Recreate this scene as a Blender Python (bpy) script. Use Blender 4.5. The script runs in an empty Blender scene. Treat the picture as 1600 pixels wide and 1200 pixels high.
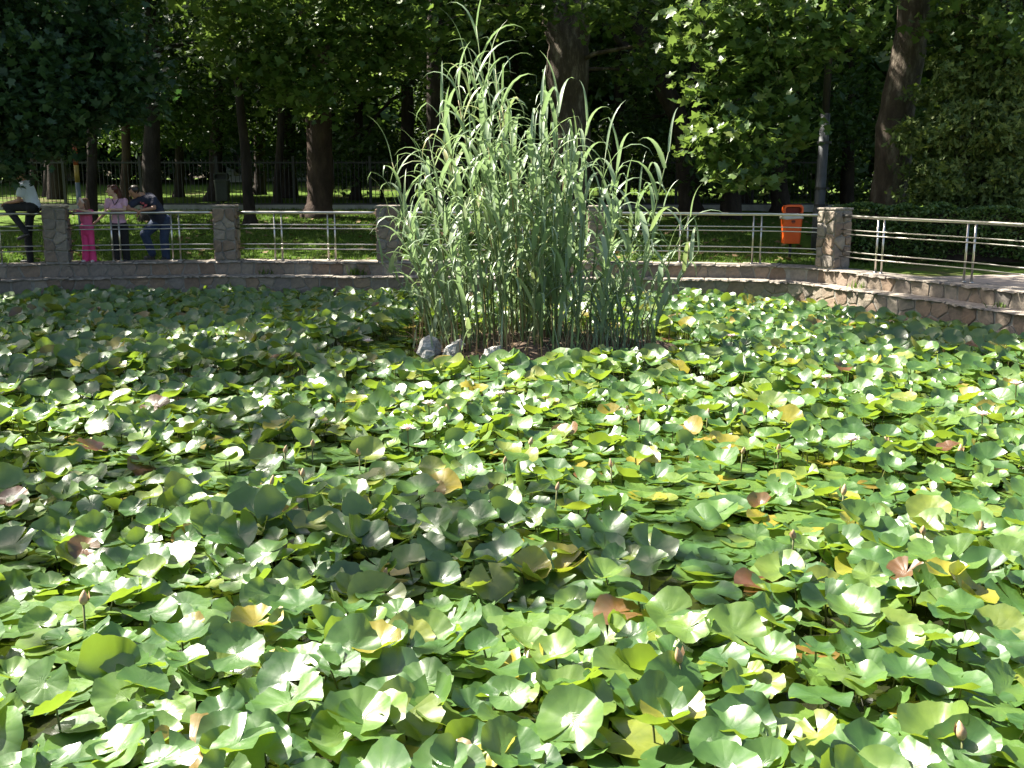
import bpy, bmesh, math, random
import numpy as np
from mathutils import Vector, Matrix
from mathutils import noise as mnoise

R = math.radians
rng = np.random.default_rng(7)
rnd = random.Random(11)
scene = bpy.context.scene
COL = scene.collection

# ------------------------------------------------------------------ camera, world, sun
EYE = 2.55
PITCH = R(11.04)
F = 1650.0
cam_d = bpy.data.cameras.new('camera')
cam_d.sensor_width = 36.0
cam_d.lens = 36.0 * F / 1600.0
cam_d.clip_end = 1500.0
cam = bpy.data.objects.new('camera', cam_d)
COL.objects.link(cam)
cam.location = (0, 0, EYE)
cam.rotation_euler = (R(90) - PITCH, 0, 0)
scene.camera = cam

SUN_EL, SUN_AZ = R(52), math.atan2(-0.90, 0.42)      # azimuth measured from +Y towards +X; the sun stands to the left, a little ahead
sun_dir = Vector((math.sin(SUN_AZ) * math.cos(SUN_EL), math.cos(SUN_AZ) * math.cos(SUN_EL), math.sin(SUN_EL)))
world = bpy.data.worlds.new('World')
scene.world = world
world.use_nodes = True
wn = world.node_tree
wn.nodes.clear()
sky = wn.nodes.new('ShaderNodeTexSky')
sky.sky_type = 'NISHITA'
sky.sun_disc = False
sky.sun_elevation = SUN_EL
sky.sun_rotation = SUN_AZ
sky.dust_density = 3.0
sky.ozone_density = 0.6
bg = wn.nodes.new('ShaderNodeBackground')
bg.inputs['Strength'].default_value = 0.06
wo = wn.nodes.new('ShaderNodeOutputWorld')
wn.links.new(sky.outputs[0], bg.inputs['Color'])
wn.links.new(bg.outputs[0], wo.inputs['Surface'])

sun_d = bpy.data.lights.new('sun', 'SUN')
sun_d.energy = 5.0
sun_d.angle = R(0.53)
sun_d.color = (1.0, 0.945, 0.82)
sun = bpy.data.objects.new('sun', sun_d)
COL.objects.link(sun)
sun.rotation_euler = sun_dir.to_track_quat('Z', 'Y').to_euler()
sun.location = (-20, 10, 30)

vs = scene.view_settings
vs.view_transform = 'Standard'
vs.look = 'None'
vs.exposure = 2.12
vs.gamma = 1.0
scene.cycles.max_bounces = 7
scene.cycles.diffuse_bounces = 3
scene.cycles.transmission_bounces = 4
scene.cycles.caustics_reflective = False
scene.cycles.caustics_refractive = False


# ------------------------------------------------------------------ helpers
def at(px, py, depth):
    """the point at this distance (along +Y) seen at that place of the photograph"""
    a = (px - 800.0) / F
    b = (600.0 - py) / F
    fy = math.cos(PITCH) + b * math.sin(PITCH)
    fz = -math.sin(PITCH) + b * math.cos(PITCH)
    k = depth / fy
    return Vector((a * k, depth, EYE + fz * k))


def on_z(px, py, z):
    a = (px - 800.0) / F
    b = (600.0 - py) / F
    fy = math.cos(PITCH) + b * math.sin(PITCH)
    fz = -math.sin(PITCH) + b * math.cos(PITCH)
    k = (z - EYE) / fz
    return Vector((a * k, fy * k, z))


def tag(o, label=None, cat=None, group=None, kind=None):
    if label: o['label'] = label
    if cat: o['category'] = cat
    if group: o['group'] = group
    if kind: o['kind'] = kind
    return o


def empty(name, loc=(0, 0, 0)):
    o = bpy.data.objects.new(name, None)
    COL.objects.link(o)
    o.location = loc
    o.empty_display_size = 0.1
    return o


def link(name, me, parent=None, loc=None):
    o = bpy.data.objects.new(name, me)
    COL.objects.link(o)
    if parent is not None:
        o.parent = parent
    if loc is not None:
        o.location = loc
    return o


def mesh(name, verts, faces, mats=(), smooth=False, rndattr=None, uv=None, mi=None):
    """verts (N,3); faces: int array (M,k) or list of tuples"""
    me = bpy.data.meshes.new(name)
    verts = np.asarray(verts, dtype=np.float32)
    if isinstance(faces, np.ndarray):
        m, k = faces.shape
        me.vertices.add(len(verts))
        me.vertices.foreach_set('co', verts.ravel())
        me.loops.add(m * k)
        me.loops.foreach_set('vertex_index', faces.astype(np.int32).ravel())
        me.polygons.add(m)
        me.polygons.foreach_set('loop_start', (np.arange(m) * k).astype(np.int32))
        me.polygons.foreach_set('loop_total', np.full(m, k, dtype=np.int32))
        me.update(calc_edges=True)
    else:
        me.from_pydata([tuple(map(float, v)) for v in verts], [], [tuple(int(i) for i in f) for f in faces])
    for m_ in (mats if isinstance(mats, (list, tuple)) else [mats]):
        me.materials.append(m_)
    if mi is not None:
        me.polygons.foreach_set('material_index', np.asarray(mi, dtype=np.int32))
    me.polygons.foreach_set('use_smooth', np.full(len(me.polygons), bool(smooth)))
    if rndattr is not None:
        a = me.attributes.new('rnd', 'FLOAT', 'POINT')
        a.data.foreach_set('value', np.asarray(rndattr, dtype=np.float32))
    if uv is not None:
        a = me.attributes.new('pol', 'FLOAT2', 'POINT')
        a.data.foreach_set('vector', np.asarray(uv, dtype=np.float32).ravel())
    me.update()
    return me


class MB:
    """collects simple shapes into one mesh"""
    def __init__(s):
        s.v = []; s.f = []; s.m = []

    def add(s, v, f, m=0):
        b = len(s.v)
        s.v += [tuple(p) for p in v]
        s.f += [tuple(i + b for i in q) for q in f]
        s.m += [m] * len(f)

    def box(s, c, d, rz=0.0, m=0):
        x, y, z = d[0] / 2, d[1] / 2, d[2] / 2
        cs, sn = math.cos(rz), math.sin(rz)
        pts = []
        for zz in (-z, z):
            for xx, yy in ((-x, -y), (x, -y), (x, y), (-x, y)):
                pts.append((c[0] + xx * cs - yy * sn, c[1] + xx * sn + yy * cs, c[2] + zz))
        s.add(pts, [(3, 2, 1, 0), (4, 5, 6, 7), (0, 1, 5, 4), (1, 2, 6, 5), (2, 3, 7, 6), (3, 0, 4, 7)], m)

    def tube(s, pts, rad, n=8, m=0, cap=True):
        pts = [Vector(p) for p in pts]
        if not hasattr(rad, '__len__'):
            rad = [rad] * len(pts)
        up = Vector((0.13, 0.31, 0.94))
        v = []
        f = []
        last = None
        for i, p in enumerate(pts):
            t = (pts[min(i + 1, len(pts) - 1)] - pts[max(i - 1, 0)]).normalized()
            a = (last if last is not None else up)
            a = (a - t * a.dot(t))
            if a.length < 1e-3:
                a = Vector((1, 0, 0)) - t * t.x
            a.normalize()
            last = a
            b = t.cross(a)
            for k in range(n):
                th = 2 * math.pi * k / n
                v.append(p + (a * math.cos(th) + b * math.sin(th)) * rad[i])
        for i in range(len(pts) - 1):
            for k in range(n):
                f.append((i * n + k, i * n + (k + 1) % n, (i + 1) * n + (k + 1) % n, (i + 1) * n + k))
        if cap:
            f.append(tuple(range(n - 1, -1, -1)))
            f.append(tuple((len(pts) - 1) * n + k for k in range(n)))
        s.add(v, f, m)

    def build(s, name, mats, parent=None, smooth=False, loc=None):
        me = mesh(name, s.v, s.f, mats, smooth, mi=s.m)
        return link(name, me, parent, loc)


# ------------------------------------------------------------------ materials
def newmat(name):
    m = bpy.data.materials.new(name)
    m.use_nodes = True
    nt = m.node_tree
    nt.nodes.clear()
    out = nt.nodes.new('ShaderNodeOutputMaterial')
    return m, nt, out


def N(nt, typ, **kw):
    n = nt.nodes.new(typ)
    for k, v in kw.items():
        if k.startswith('i_'):
            key = k[2:]
            n.inputs[int(key) if key.isdigit() else key.replace('_', ' ')].default_value = v
        else:
            setattr(n, k, v)
    return n


def ramp(nt, fac, stops, interp='LINEAR'):
    n = nt.nodes.new('ShaderNodeValToRGB')
    n.color_ramp.interpolation = interp
    el = n.color_ramp.elements
    while len(el) < len(stops):
        el.new(0.5)
    for e, (p, c) in zip(el, stops):
        e.position = p
        e.color = (*c, 1) if len(c) == 3 else c
    if fac is not None:
        nt.links.new(fac, n.inputs[0])
    return n


def mix(nt, fac, a, b, blend='MIX'):
    n = nt.nodes.new('ShaderNodeMix')
    n.data_type = 'RGBA'
    n.blend_type = blend
    for sock, val in ((0, fac), (6, a), (7, b)):
        if hasattr(val, 'links') or hasattr(val, 'is_linked'):
            nt.links.new(val, n.inputs[sock])
        elif sock == 0:
            n.inputs[0].default_value = val
        else:
            n.inputs[sock].default_value = (*val, 1)
    return n.outputs[2]


def math_(nt, op, a, b=None):
    n = nt.nodes.new('ShaderNodeMath')
    n.operation = op
    for i, v in enumerate((a, b)):
        if v is None: continue
        if hasattr(v, 'is_linked'):
            nt.links.new(v, n.inputs[i])
        else:
            n.inputs[i].default_value = v
    return n.outputs[0]


def noise(nt, scale, detail=4, rough=0.55, vec=None, coord='Object'):
    n = nt.nodes.new('ShaderNodeTexNoise')
    n.inputs['Scale'].default_value = scale
    n.inputs['Detail'].default_value = detail
    n.inputs['Roughness'].default_value = rough
    if vec is None:
        tc = nt.nodes.new('ShaderNodeTexCoord')
        vec = tc.outputs[coord]
    nt.links.new(vec, n.inputs['Vector'])
    return n.outputs['Fac']


def bump(nt, h, strength, dist, bsdf):
    b = nt.nodes.new('ShaderNodeBump')
    b.inputs['Strength'].default_value = strength
    b.inputs['Distance'].default_value = dist
    nt.links.new(h, b.inputs['Height'])
    nt.links.new(b.outputs[0], bsdf.inputs['Normal'])
    return b


def principled(nt, out, rough=0.6, spec=0.5, metal=0.0, color=None):
    p = nt.nodes.new('ShaderNodeBsdfPrincipled')
    p.inputs['Roughness'].default_value = rough
    p.inputs['Specular IOR Level'].default_value = spec
    p.inputs['Metallic'].default_value = metal
    if color is not None:
        p.inputs['Base Color'].default_value = (*color, 1)
    nt.links.new(p.outputs[0], out.inputs['Surface'])
    return p


def simple(name, color, rough=0.6, metal=0.0, var=0.25, scale=8.0, bumpd=0.0, spec=0.5):
    m, nt, out = newmat(name)
    p = principled(nt, out, rough, spec, metal)
    nz = noise(nt, scale)
    dark = tuple(c * (1 - var) for c in color)
    lite = tuple(min(1, c * (1 + var)) for c in color)
    r = ramp(nt, nz, [(0.3, dark), (0.7, lite)])
    nt.links.new(r.outputs[0], p.inputs['Base Color'])
    if bumpd:
        bump(nt, noise(nt, scale * 4), 0.6, bumpd, p)
    return m


def rnd_value(nt):
    """per-piece random number: object random plus the 'rnd' attribute of joined meshes"""
    oi = nt.nodes.new('ShaderNodeObjectInfo')
    at_ = nt.nodes.new('ShaderNodeAttribute')
    at_.attribute_name = 'rnd'
    return math_(nt, 'FRACT', math_(nt, 'ADD', oi.outputs['Random'], at_.outputs['Fac']))


def foliage(name, stops, rough=0.45, trans=0.35, tcol=(0.25, 0.42, 0.03), spec=0.4):
    m, nt, out = newmat(name)
    p = nt.nodes.new('ShaderNodeBsdfPrincipled')
    p.inputs['Roughness'].default_value = rough
    p.inputs['Specular IOR Level'].default_value = spec
    r = ramp(nt, rnd_value(nt), stops)
    nt.links.new(r.outputs[0], p.inputs['Base Color'])
    t = nt.nodes.new('ShaderNodeBsdfTranslucent')
    tc = mix(nt, 0.6, r.outputs[0], tcol)
    nt.links.new(tc, t.inputs['Color'])
    ms = nt.nodes.new('ShaderNodeMixShader')
    ms.inputs[0].default_value = trans
    nt.links.new(p.outputs[0], ms.inputs[1])
    nt.links.new(t.outputs[0], ms.inputs[2])
    nt.links.new(ms.outputs[0], out.inputs['Surface'])
    return m


def lily_material():
    m, nt, out = newmat('lily_leaf')
    rv = rnd_value(nt)
    a = nt.nodes.new('ShaderNodeAttribute')
    a.attribute_name = 'pol'
    sep = nt.nodes.new('ShaderNodeSeparateXYZ')
    nt.links.new(a.outputs['Vector'], sep.inputs[0])
    ang, rad = sep.outputs[0], sep.outputs[1]
    base = ramp(nt, rv, [(0.0, (0.044, 0.106, 0.030)), (0.30, (0.066, 0.146, 0.036)), (0.62, (0.096, 0.186, 0.042)),
                         (0.88, (0.140, 0.222, 0.045)), (0.955, (0.20, 0.23, 0.038)), (0.965, (0.30, 0.27, 0.030)),
                         (0.988, (0.26, 0.20, 0.030)), (0.993, (0.15, 0.065, 0.032)), (1.0, (0.11, 0.040, 0.026))])
    # blotches
    nz = noise(nt, 9.0, 5, 0.6)
    blot = ramp(nt, nz, [(0.35, (0.75, 0.8, 0.8)), (0.65, (1.15, 1.1, 1.0))])
    c1 = mix(nt, 1.0, base.outputs[0], blot.outputs[0], 'MULTIPLY')
    # radial veins, paler
    w = math_(nt, 'ABSOLUTE', math_(nt, 'SINE', math_(nt, 'MULTIPLY', ang, math.pi * 13)))
    vein = ramp(nt, w, [(0.0, (1, 1, 1)), (0.10, (0, 0, 0))])
    vfac = math_(nt, 'MULTIPLY', vein.outputs[0], 0.13)
    c2 = mix(nt, vfac, c1, (0.16, 0.27, 0.07))
    # a worn yellow-brown rim
    rimn = math_(nt, 'ADD', rad, math_(nt, 'MULTIPLY', nz, 0.22))
    rim = ramp(nt, rimn, [(1.0, (0, 0, 0)), (1.14, (1, 1, 1))])
    sel = math_(nt, 'MULTIPLY', rim.outputs[0], 0.55)
    c3 = mix(nt, sel, c2, (0.24, 0.22, 0.05))
    vor = nt.nodes.new('ShaderNodeTexVoronoi')
    vor.inputs['Scale'].default_value = 26.0
    tcv = nt.nodes.new('ShaderNodeTexCoord')
    nt.links.new(tcv.outputs['Object'], vor.inputs['Vector'])
    spk = ramp(nt, vor.outputs['Distance'], [(0.06, (1, 1, 1)), (0.13, (0, 0, 0))])
    where = ramp(nt, noise(nt, 2.6, 2), [(0.54, (0, 0, 0)), (0.62, (1, 1, 1))])
    c3 = mix(nt, math_(nt, 'MULTIPLY', math_(nt, 'MULTIPLY', spk.outputs[0], where.outputs[0]), 0.7), c3, (0.13, 0.085, 0.03))
    # underside: paler, yellow-green to reddish
    geo = nt.nodes.new('ShaderNodeNewGeometry')
    und = ramp(nt, rv, [(0.0, (0.13, 0.18, 0.03)), (0.55, (0.18, 0.22, 0.035)), (0.80, (0.19, 0.15, 0.035)), (1.0, (0.17, 0.07, 0.03))])
    c4 = mix(nt, geo.outputs['Backfacing'], c3, und.outputs[0])
    p = nt.nodes.new('ShaderNodeBsdfPrincipled')
    nt.links.new(c4, p.inputs['Base Color'])
    rr = ramp(nt, noise(nt, 22.0, 3), [(0.3, (0.28,) * 3), (0.7, (0.44,) * 3)])
    nt.links.new(rr.outputs[0], p.inputs['Roughness'])
    p.inputs['Specular IOR Level'].default_value = 0.95
    hsum = math_(nt, 'ADD', math_(nt, 'MULTIPLY', w, 0.35), noise(nt, 11.0, 3))
    bump(nt, hsum, 0.35, 0.006, p)
    t = nt.nodes.new('ShaderNodeBsdfTranslucent')
    tc = mix(nt, 0.6, c3, (0.38, 0.54, 0.03))
    nt.links.new(tc, t.inputs['Color'])
    ms = nt.nodes.new('ShaderNodeMixShader')
    ms.inputs[0].default_value = 0.34
    nt.links.new(p.outputs[0], ms.inputs[1])
    nt.links.new(t.outputs[0], ms.inputs[2])
    nt.links.new(ms.outputs[0], out.inputs['Surface'])
    return m


def stone_material():
    m, nt, out = newmat('rubble_stone')
    p = principled(nt, out, 0.8, 0.3)
    oi = nt.nodes.new('ShaderNodeObjectInfo')
    base = ramp(nt, oi.outputs['Random'], [(0.0, (0.165, 0.13, 0.105)), (0.2, (0.235, 0.195, 0.155)), (0.4, (0.21, 0.19, 0.17)),
                                           (0.6, (0.26, 0.195, 0.145)), (0.75, (0.195, 0.145, 0.11)), (0.9, (0.30, 0.265, 0.22)), (1.0, (0.135, 0.125, 0.115))])
    nz = noise(nt, 9.0, 6, 0.65)
    v = ramp(nt, nz, [(0.25, (0.6, 0.6, 0.62)), (0.75, (1.35, 1.28, 1.2))])
    nt.links.new(mix(nt, 1.0, base.outputs[0], v.outputs[0], 'MULTIPLY'), p.inputs['Base Color'])
    bump(nt, noise(nt, 26.0, 6, 0.7), 0.8, 0.02, p)
    return m


def bark_material(name, a, b, c, scale=3.0):
    m, nt, out = newmat(name)
    p = principled(nt, out, 0.85, 0.2)
    tc = nt.nodes.new('ShaderNodeTexCoord')
    mp = nt.nodes.new('ShaderNodeMapping')
    mp.inputs['Scale'].default_value = (1, 1, 0.35)
    nt.links.new(tc.outputs['Object'], mp.inputs[0])
    nz = noise(nt, scale, 6, 0.65, vec=mp.outputs[0])
    r = ramp(nt, nz, [(0.32, a), (0.5, b), (0.66, c)])
    nt.links.new(r.outputs[0], p.inputs['Base Color'])
    bump(nt, noise(nt, scale * 5, 6, 0.7, vec=mp.outputs[0]), 0.9, 0.05, p)
    return m


def ground_material():
    m, nt, out = newmat('lawn_ground')
    p = principled(nt, out, 0.95, 0.1)
    n1 = noise(nt, 0.35, 5, 0.6)
    n2 = noise(nt, 6.0, 5, 0.7)
    g = ramp(nt, n2, [(0.3, (0.045, 0.085, 0.012)), (0.55, (0.080, 0.135, 0.018)), (0.75, (0.12, 0.165, 0.03))])
    d = ramp(nt, n2, [(0.3, (0.06, 0.042, 0.026)), (0.7, (0.14, 0.10, 0.065))])
    f = ramp(nt, n1, [(0.56, (0, 0, 0)), (0.68, (1, 1, 1))])
    nt.links.new(mix(nt, f.outputs[0], g.outputs[0], d.outputs[0]), p.inputs['Base Color'])
    bump(nt, noise(nt, 25.0, 5, 0.7), 1.0, 0.05, p)
    return m


def water_material():
    m, nt, out = newmat('pond_water')
    p = principled(nt, out, 0.06, 0.5)
    r = ramp(nt, noise(nt, 1.3, 4), [(0.3, (0.010, 0.012, 0.006)), (0.7, (0.022, 0.024, 0.012))])
    nt.links.new(r.outputs[0], p.inputs['Base Color'])
    bump(nt, noise(nt, 5.0, 3), 0.08, 0.02, p)
    return m


M = {}
M['lily'] = lily_material()
M['stalk'] = simple('lily_stalk', (0.10, 0.11, 0.03), 0.5, var=0.3)
M['stone'] = stone_material()
M['mortar'] = simple('mortar', (0.25, 0.235, 0.205), 0.9, var=0.25, scale=12, bumpd=0.015)
M['coping'] = simple('coping_stone', (0.25, 0.215, 0.18), 0.85, var=0.5, scale=9, bumpd=0.035)
M['steel'] = simple('brushed_steel', (0.50, 0.48, 0.44), 0.30, metal=1.0, var=0.08, scale=14)
M['ground'] = ground_material()
M['water'] = water_material()
M['soil'] = simple('island_soil', (0.085, 0.055, 0.035), 0.95, var=0.45, scale=9, bumpd=0.04)
M['path'] = simple('path_concrete', (0.27, 0.225, 0.19), 0.9, var=0.25, scale=2.2, bumpd=0.01)
M['kerb'] = simple('kerb_concrete', (0.34, 0.33, 0.30), 0.9, var=0.25, scale=4, bumpd=0.01)
M['rock'] = simple('pale_rock', (0.34, 0.33, 0.31), 0.85, var=0.5, scale=9, bumpd=0.04)
M['iron'] = simple('black_iron', (0.018, 0.018, 0.018), 0.5, var=0.3)
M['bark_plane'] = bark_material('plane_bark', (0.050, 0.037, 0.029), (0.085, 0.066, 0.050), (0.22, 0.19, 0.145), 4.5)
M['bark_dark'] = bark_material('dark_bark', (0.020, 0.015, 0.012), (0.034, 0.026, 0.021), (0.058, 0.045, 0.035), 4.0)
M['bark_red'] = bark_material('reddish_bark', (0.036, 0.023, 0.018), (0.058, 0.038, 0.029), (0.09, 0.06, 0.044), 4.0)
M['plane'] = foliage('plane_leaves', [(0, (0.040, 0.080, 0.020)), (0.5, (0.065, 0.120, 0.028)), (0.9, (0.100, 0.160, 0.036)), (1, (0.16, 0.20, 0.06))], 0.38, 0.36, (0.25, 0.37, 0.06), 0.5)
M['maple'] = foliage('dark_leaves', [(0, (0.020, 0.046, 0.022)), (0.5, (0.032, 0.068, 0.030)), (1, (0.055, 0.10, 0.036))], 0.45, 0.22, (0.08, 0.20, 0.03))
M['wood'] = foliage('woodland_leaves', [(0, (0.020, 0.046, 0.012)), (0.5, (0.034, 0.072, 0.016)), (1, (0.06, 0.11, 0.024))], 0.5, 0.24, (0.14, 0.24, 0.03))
M['cypress'] = foliage('cypress_sprays', [(0, (0.045, 0.080, 0.018)), (0.5, (0.095, 0.140, 0.032)), (1, (0.16, 0.20, 0.05))], 0.6, 0.22, (0.14, 0.22, 0.02))
M['hedge'] = foliage('hedge_leaves', [(0, (0.030, 0.070, 0.016)), (0.6, (0.065, 0.125, 0.026)), (1, (0.12, 0.17, 0.04))], 0.4, 0.2, (0.14, 0.25, 0.02))
M['reed'] = foliage('reed_leaves', [(0, (0.165, 0.235, 0.130)), (0.45, (0.24, 0.325, 0.195)), (0.82, (0.33, 0.405, 0.28)), (0.94, (0.26, 0.32, 0.15)), (1, (0.30, 0.27, 0.12))], 0.38, 0.36, (0.27, 0.41, 0.13), 0.55)
M['cane'] = foliage('reed_canes', [(0, (0.10, 0.15, 0.05)), (0.7, (0.15, 0.20, 0.07)), (1, (0.26, 0.21, 0.10))], 0.45, 0.05)
M['dry'] = foliage('dry_stalks', [(0, (0.16, 0.10, 0.05)), (1, (0.32, 0.22, 0.12))], 0.8, 0.1, (0.3, 0.2, 0.1))
M['grass'] = foliage('grass_blades', [(0, (0.045, 0.085, 0.010)), (0.6, (0.085, 0.145, 0.016)), (1, (0.14, 0.19, 0.035))], 0.6, 0.3, (0.2, 0.4, 0.03))
M['litter'] = foliage('fallen_leaves', [(0, (0.10, 0.06, 0.03)), (0.5, (0.20, 0.13, 0.06)), (1, (0.33, 0.24, 0.11))], 0.8, 0.1, (0.3, 0.2, 0.08))

# ------------------------------------------------------------------ pond outline
W = 0.87          # level of the bank and the top of the upper wall
LEDGE = 0.60      # level of the step between the two tiers


def catmull(pts, step):
    pts = [Vector(p) for p in pts]
    n = len(pts)
    out = []
    for i in range(n):
        p0, p1, p2, p3 = pts[(i - 1) % n], pts[i], pts[(i + 1) % n], pts[(i + 2) % n]
        k = max(2, int((p2 - p1).length / step))
        for j in range(k):
            t = j / k
            out.append(0.5 * ((2 * p1) + (p2 - p0) * t + (2 * p0 - 5 * p1 + 4 * p2 - p3) * t * t + (3 * p1 - p0 - 3 * p2 + p3) * t ** 3))
    return out


def px_d(px, d):
    return ((px - 800) / F * d * 1.0 / (math.cos(PITCH) + 0.117 * math.sin(PITCH)), d)


ctrl = [(-14.2, 2.5), (-14.8, 9), (-14.4, 16), (-12.8, 19.6), px_d(0, 20.9), px_d(90, 21.3), px_d(350, 21.9), px_d(605, 21.7),
        px_d(900, 21.5), px_d(1150, 21.0), px_d(1270, 20.3), px_d(1350, 19.0), px_d(1505, 17.1), px_d(1600, 15.9), (9.0, 13.2), (10.2, 9), (10.6, 2.5), (7, 1.4), (0, 1.2), (-9, 1.4)]
OUT = catmull([(x, y, 0) for x, y in ctrl], 0.30)
NO = len(OUT)
cum = [0.0]
for i in range(NO):
    cum.append(cum[-1] + (OUT[(i + 1) % NO] - OUT[i]).length)
TOTAL = cum[-1]


def path(u, off=0.0, z=0.0):
    """a point of the pond's edge at arc length u, moved outwards by off"""
    u = u % TOTAL
    lo, hi = 0, NO
    while hi - lo > 1:
        mid = (lo + hi) // 2
        if cum[mid] <= u: lo = mid
        else: hi = mid
    t = (u - cum[lo]) / max(1e-6, cum[lo + 1] - cum[lo])
    p = OUT[lo].lerp(OUT[(lo + 1) % NO], t)
    d0 = (OUT[(lo + 1) % NO] - OUT[lo - 1])
    d1 = (OUT[(lo + 2) % NO] - OUT[lo])
    d = d0.lerp(d1, t).normalized()
    nrm = Vector((-d.y, d.x, 0))
    q = p + nrm * off
    return Vector((q.x, q.y, z)), d, nrm


def u_at_px(px):
    """arc length where the far edge crosses that column of the photograph"""
    best, bu = 1e9, 0
    for k in range(2400):
        u = TOTAL * k / 2400
        p, d, nrm = path(u)
        if p.y < 8: continue
        x = 800 + F * p.x / (p.y * math.cos(PITCH) + (EYE - W) * math.sin(PITCH))
        if abs(x - px) < best:
            best, bu = abs(x - px), u
    return bu


U0 = u_at_px(-150)
U1 = u_at_px(1760)


def in_pond(x, y, shrink=0.0):
    inside = False
    j = NO - 1
    for i in range(NO):
        a, b = OUT[i], OUT[j]
        if (a.y > y) != (b.y > y) and x < (b.x - a.x) * (y - a.y) / (b.y - a.y) + a.x:
            inside = not inside
        j = i
    return inside


def ground_h(x, y):
    t = max(0.0, y - 22.6)
    side = min(1.0, max(0.0, (13.0 - x) / 5.0))
    rise = 0.064 * min(t, 12.0) + 0.028 * min(max(0.0, t - 12.0), 30.0)
    return W - 0.03 + rise * (0.35 + 0.65 * side) + 0.03 * mnoise.noise(Vector((x * 0.35, y * 0.35, 0))) * min(1, t)


# ground: one sheet from the wall's back out to the horizon
def build_ground():
    offs = [0.25, 0.5, 0.9, 1.4, 2.0, 2.8, 3.8, 5, 6.5, 8, 10, 12.5, 15, 18, 22, 27, 33, 40, 50, 65, 90, 140, 220, 400, 800]
    K = 240
    cx, cy = -1.5, 12.0
    V = []
    for j, o in enumerate(offs):
        for k in range(K):
            p, d, nrm = path(TOTAL * k / K)
            if o <= 5:
                q = p + nrm * o
            else:
                q0 = p + nrm * 5
                dr = Vector((q0.x - cx, q0.y - cy, 0)).normalized()
                q = q0 + dr * (o - 5)
            V.append((q.x, q.y, ground_h(q.x, q.y)))
    Fc = []
    for j in range(len(offs) - 1):
        for k in range(K):
            a, b = j * K + k, j * K + (k + 1) % K
            Fc.append((a, a + K, b + K, b))
    o = link('ground', mesh('ground', V, np.array(Fc), M['ground'], True))
    tag(o, 'grass lawn rising from the pond towards the trees', 'lawn', kind='structure')
    # water
    V = [tuple(path(TOTAL * k / K, 0.05, 0.0)[0]) for k in range(K)] + [(cx, cy, 0)]
    Fc = [(k, K, (k + 1) % K) for k in range(K)]
    o = link('pond_water', mesh('pond_water', V, [f[::-1] for f in Fc], M['water']))
    tag(o, 'dark still pond water under the lily leaves', 'water', kind='structure')
    # pavement behind the right-hand railing
    V, Fc = [], []
    ua, ub = u_at_px(1405), U1 + 9
    n = 40
    for k in range(n + 1):
        u = ua + (ub - ua) * k / n
        w = 0.46 + 4.2 * min(1, (k / n) / 0.10) ** 0.7
        for o_ in (0.30, w):
            p, d, nrm = path(u, o_)
            V.append((p.x, p.y, ground_h(p.x, p.y) + 0.012))
    for k in range(n):
        a = 2 * k
        Fc.append((a, a + 2, a + 3, a + 1))
    V2 = [(9.6, 17.8), (13.4, 16.8), (16.0, 27.0), (15.5, 40.0), (12.6, 40.0), (12.8, 27.5), (11.6, 22.0), (10.6, 20.0)]
    b = len(V)
    V += [(x, y, ground_h(x, y) + 0.024) for x, y in V2]
    Fc.append(tuple(b + i for i in range(len(V2))))
    o = link('path', mesh('path', V, Fc, M['path']))
    tag(o, 'tan concrete path curving round behind the railing', 'path', kind='structure')


build_ground()


# ------------------------------------------------------------------ stone walls
def clip(poly, nx, ny, c):
    out = []
    for i in range(len(poly)):
        a, b = poly[i], poly[(i + 1) % len(poly)]
        da, db = a[0] * nx + a[1] * ny - c, b[0] * nx + b[1] * ny - c
        if da <= 0: out.append(a)
        if da * db < 0:
            t = da / (da - db)
            out.append((a[0] + (b[0] - a[0]) * t, a[1] + (b[1] - a[1]) * t))
    return out


def voronoi(L, H, cw, ch, rg, wrap=False):
    nx, ny = max(1, round(L / cw)), max(1, round(H / ch))
    pts = []
    for i in range(nx):
        for j in range(ny):
            pts.append(((i + 0.5 + (0.5 if j % 2 else 0.0) * (0 if nx < 3 else 1) + rg.uniform(-.36, .36)) * L / nx, (j + 0.5 + rg.uniform(-.34, .34)) * H / ny))
    pts = [(min(L - .03, max(.03, x)), min(H - 0.02, max(.02, y))) for x, y in pts]
    res = []
    for i, p in enumerate(pts):
        poly = [(max(0, p[0] - cw * 1.2), 0), (min(L, p[0] + cw * 1.2), 0), (min(L, p[0] + cw * 1.2), H), (max(0, p[0] - cw * 1.2), H)]
        for k, q in enumerate(pts):
            if k == i or abs(q[0] - p[0]) > 3 * cw: continue
            dx, dy = q[0] - p[0], q[1] - p[1]
            if abs(dx) + abs(dy) < 1e-4: continue
            c = ((q[0] ** 2 + q[1] ** 2) - (p[0] ** 2 + p[1] ** 2)) / 2
            poly = clip(poly, dx, dy, c)
            if len(poly) < 3: break
        if len(poly) >= 3:
            res.append(poly)
    return res


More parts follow.
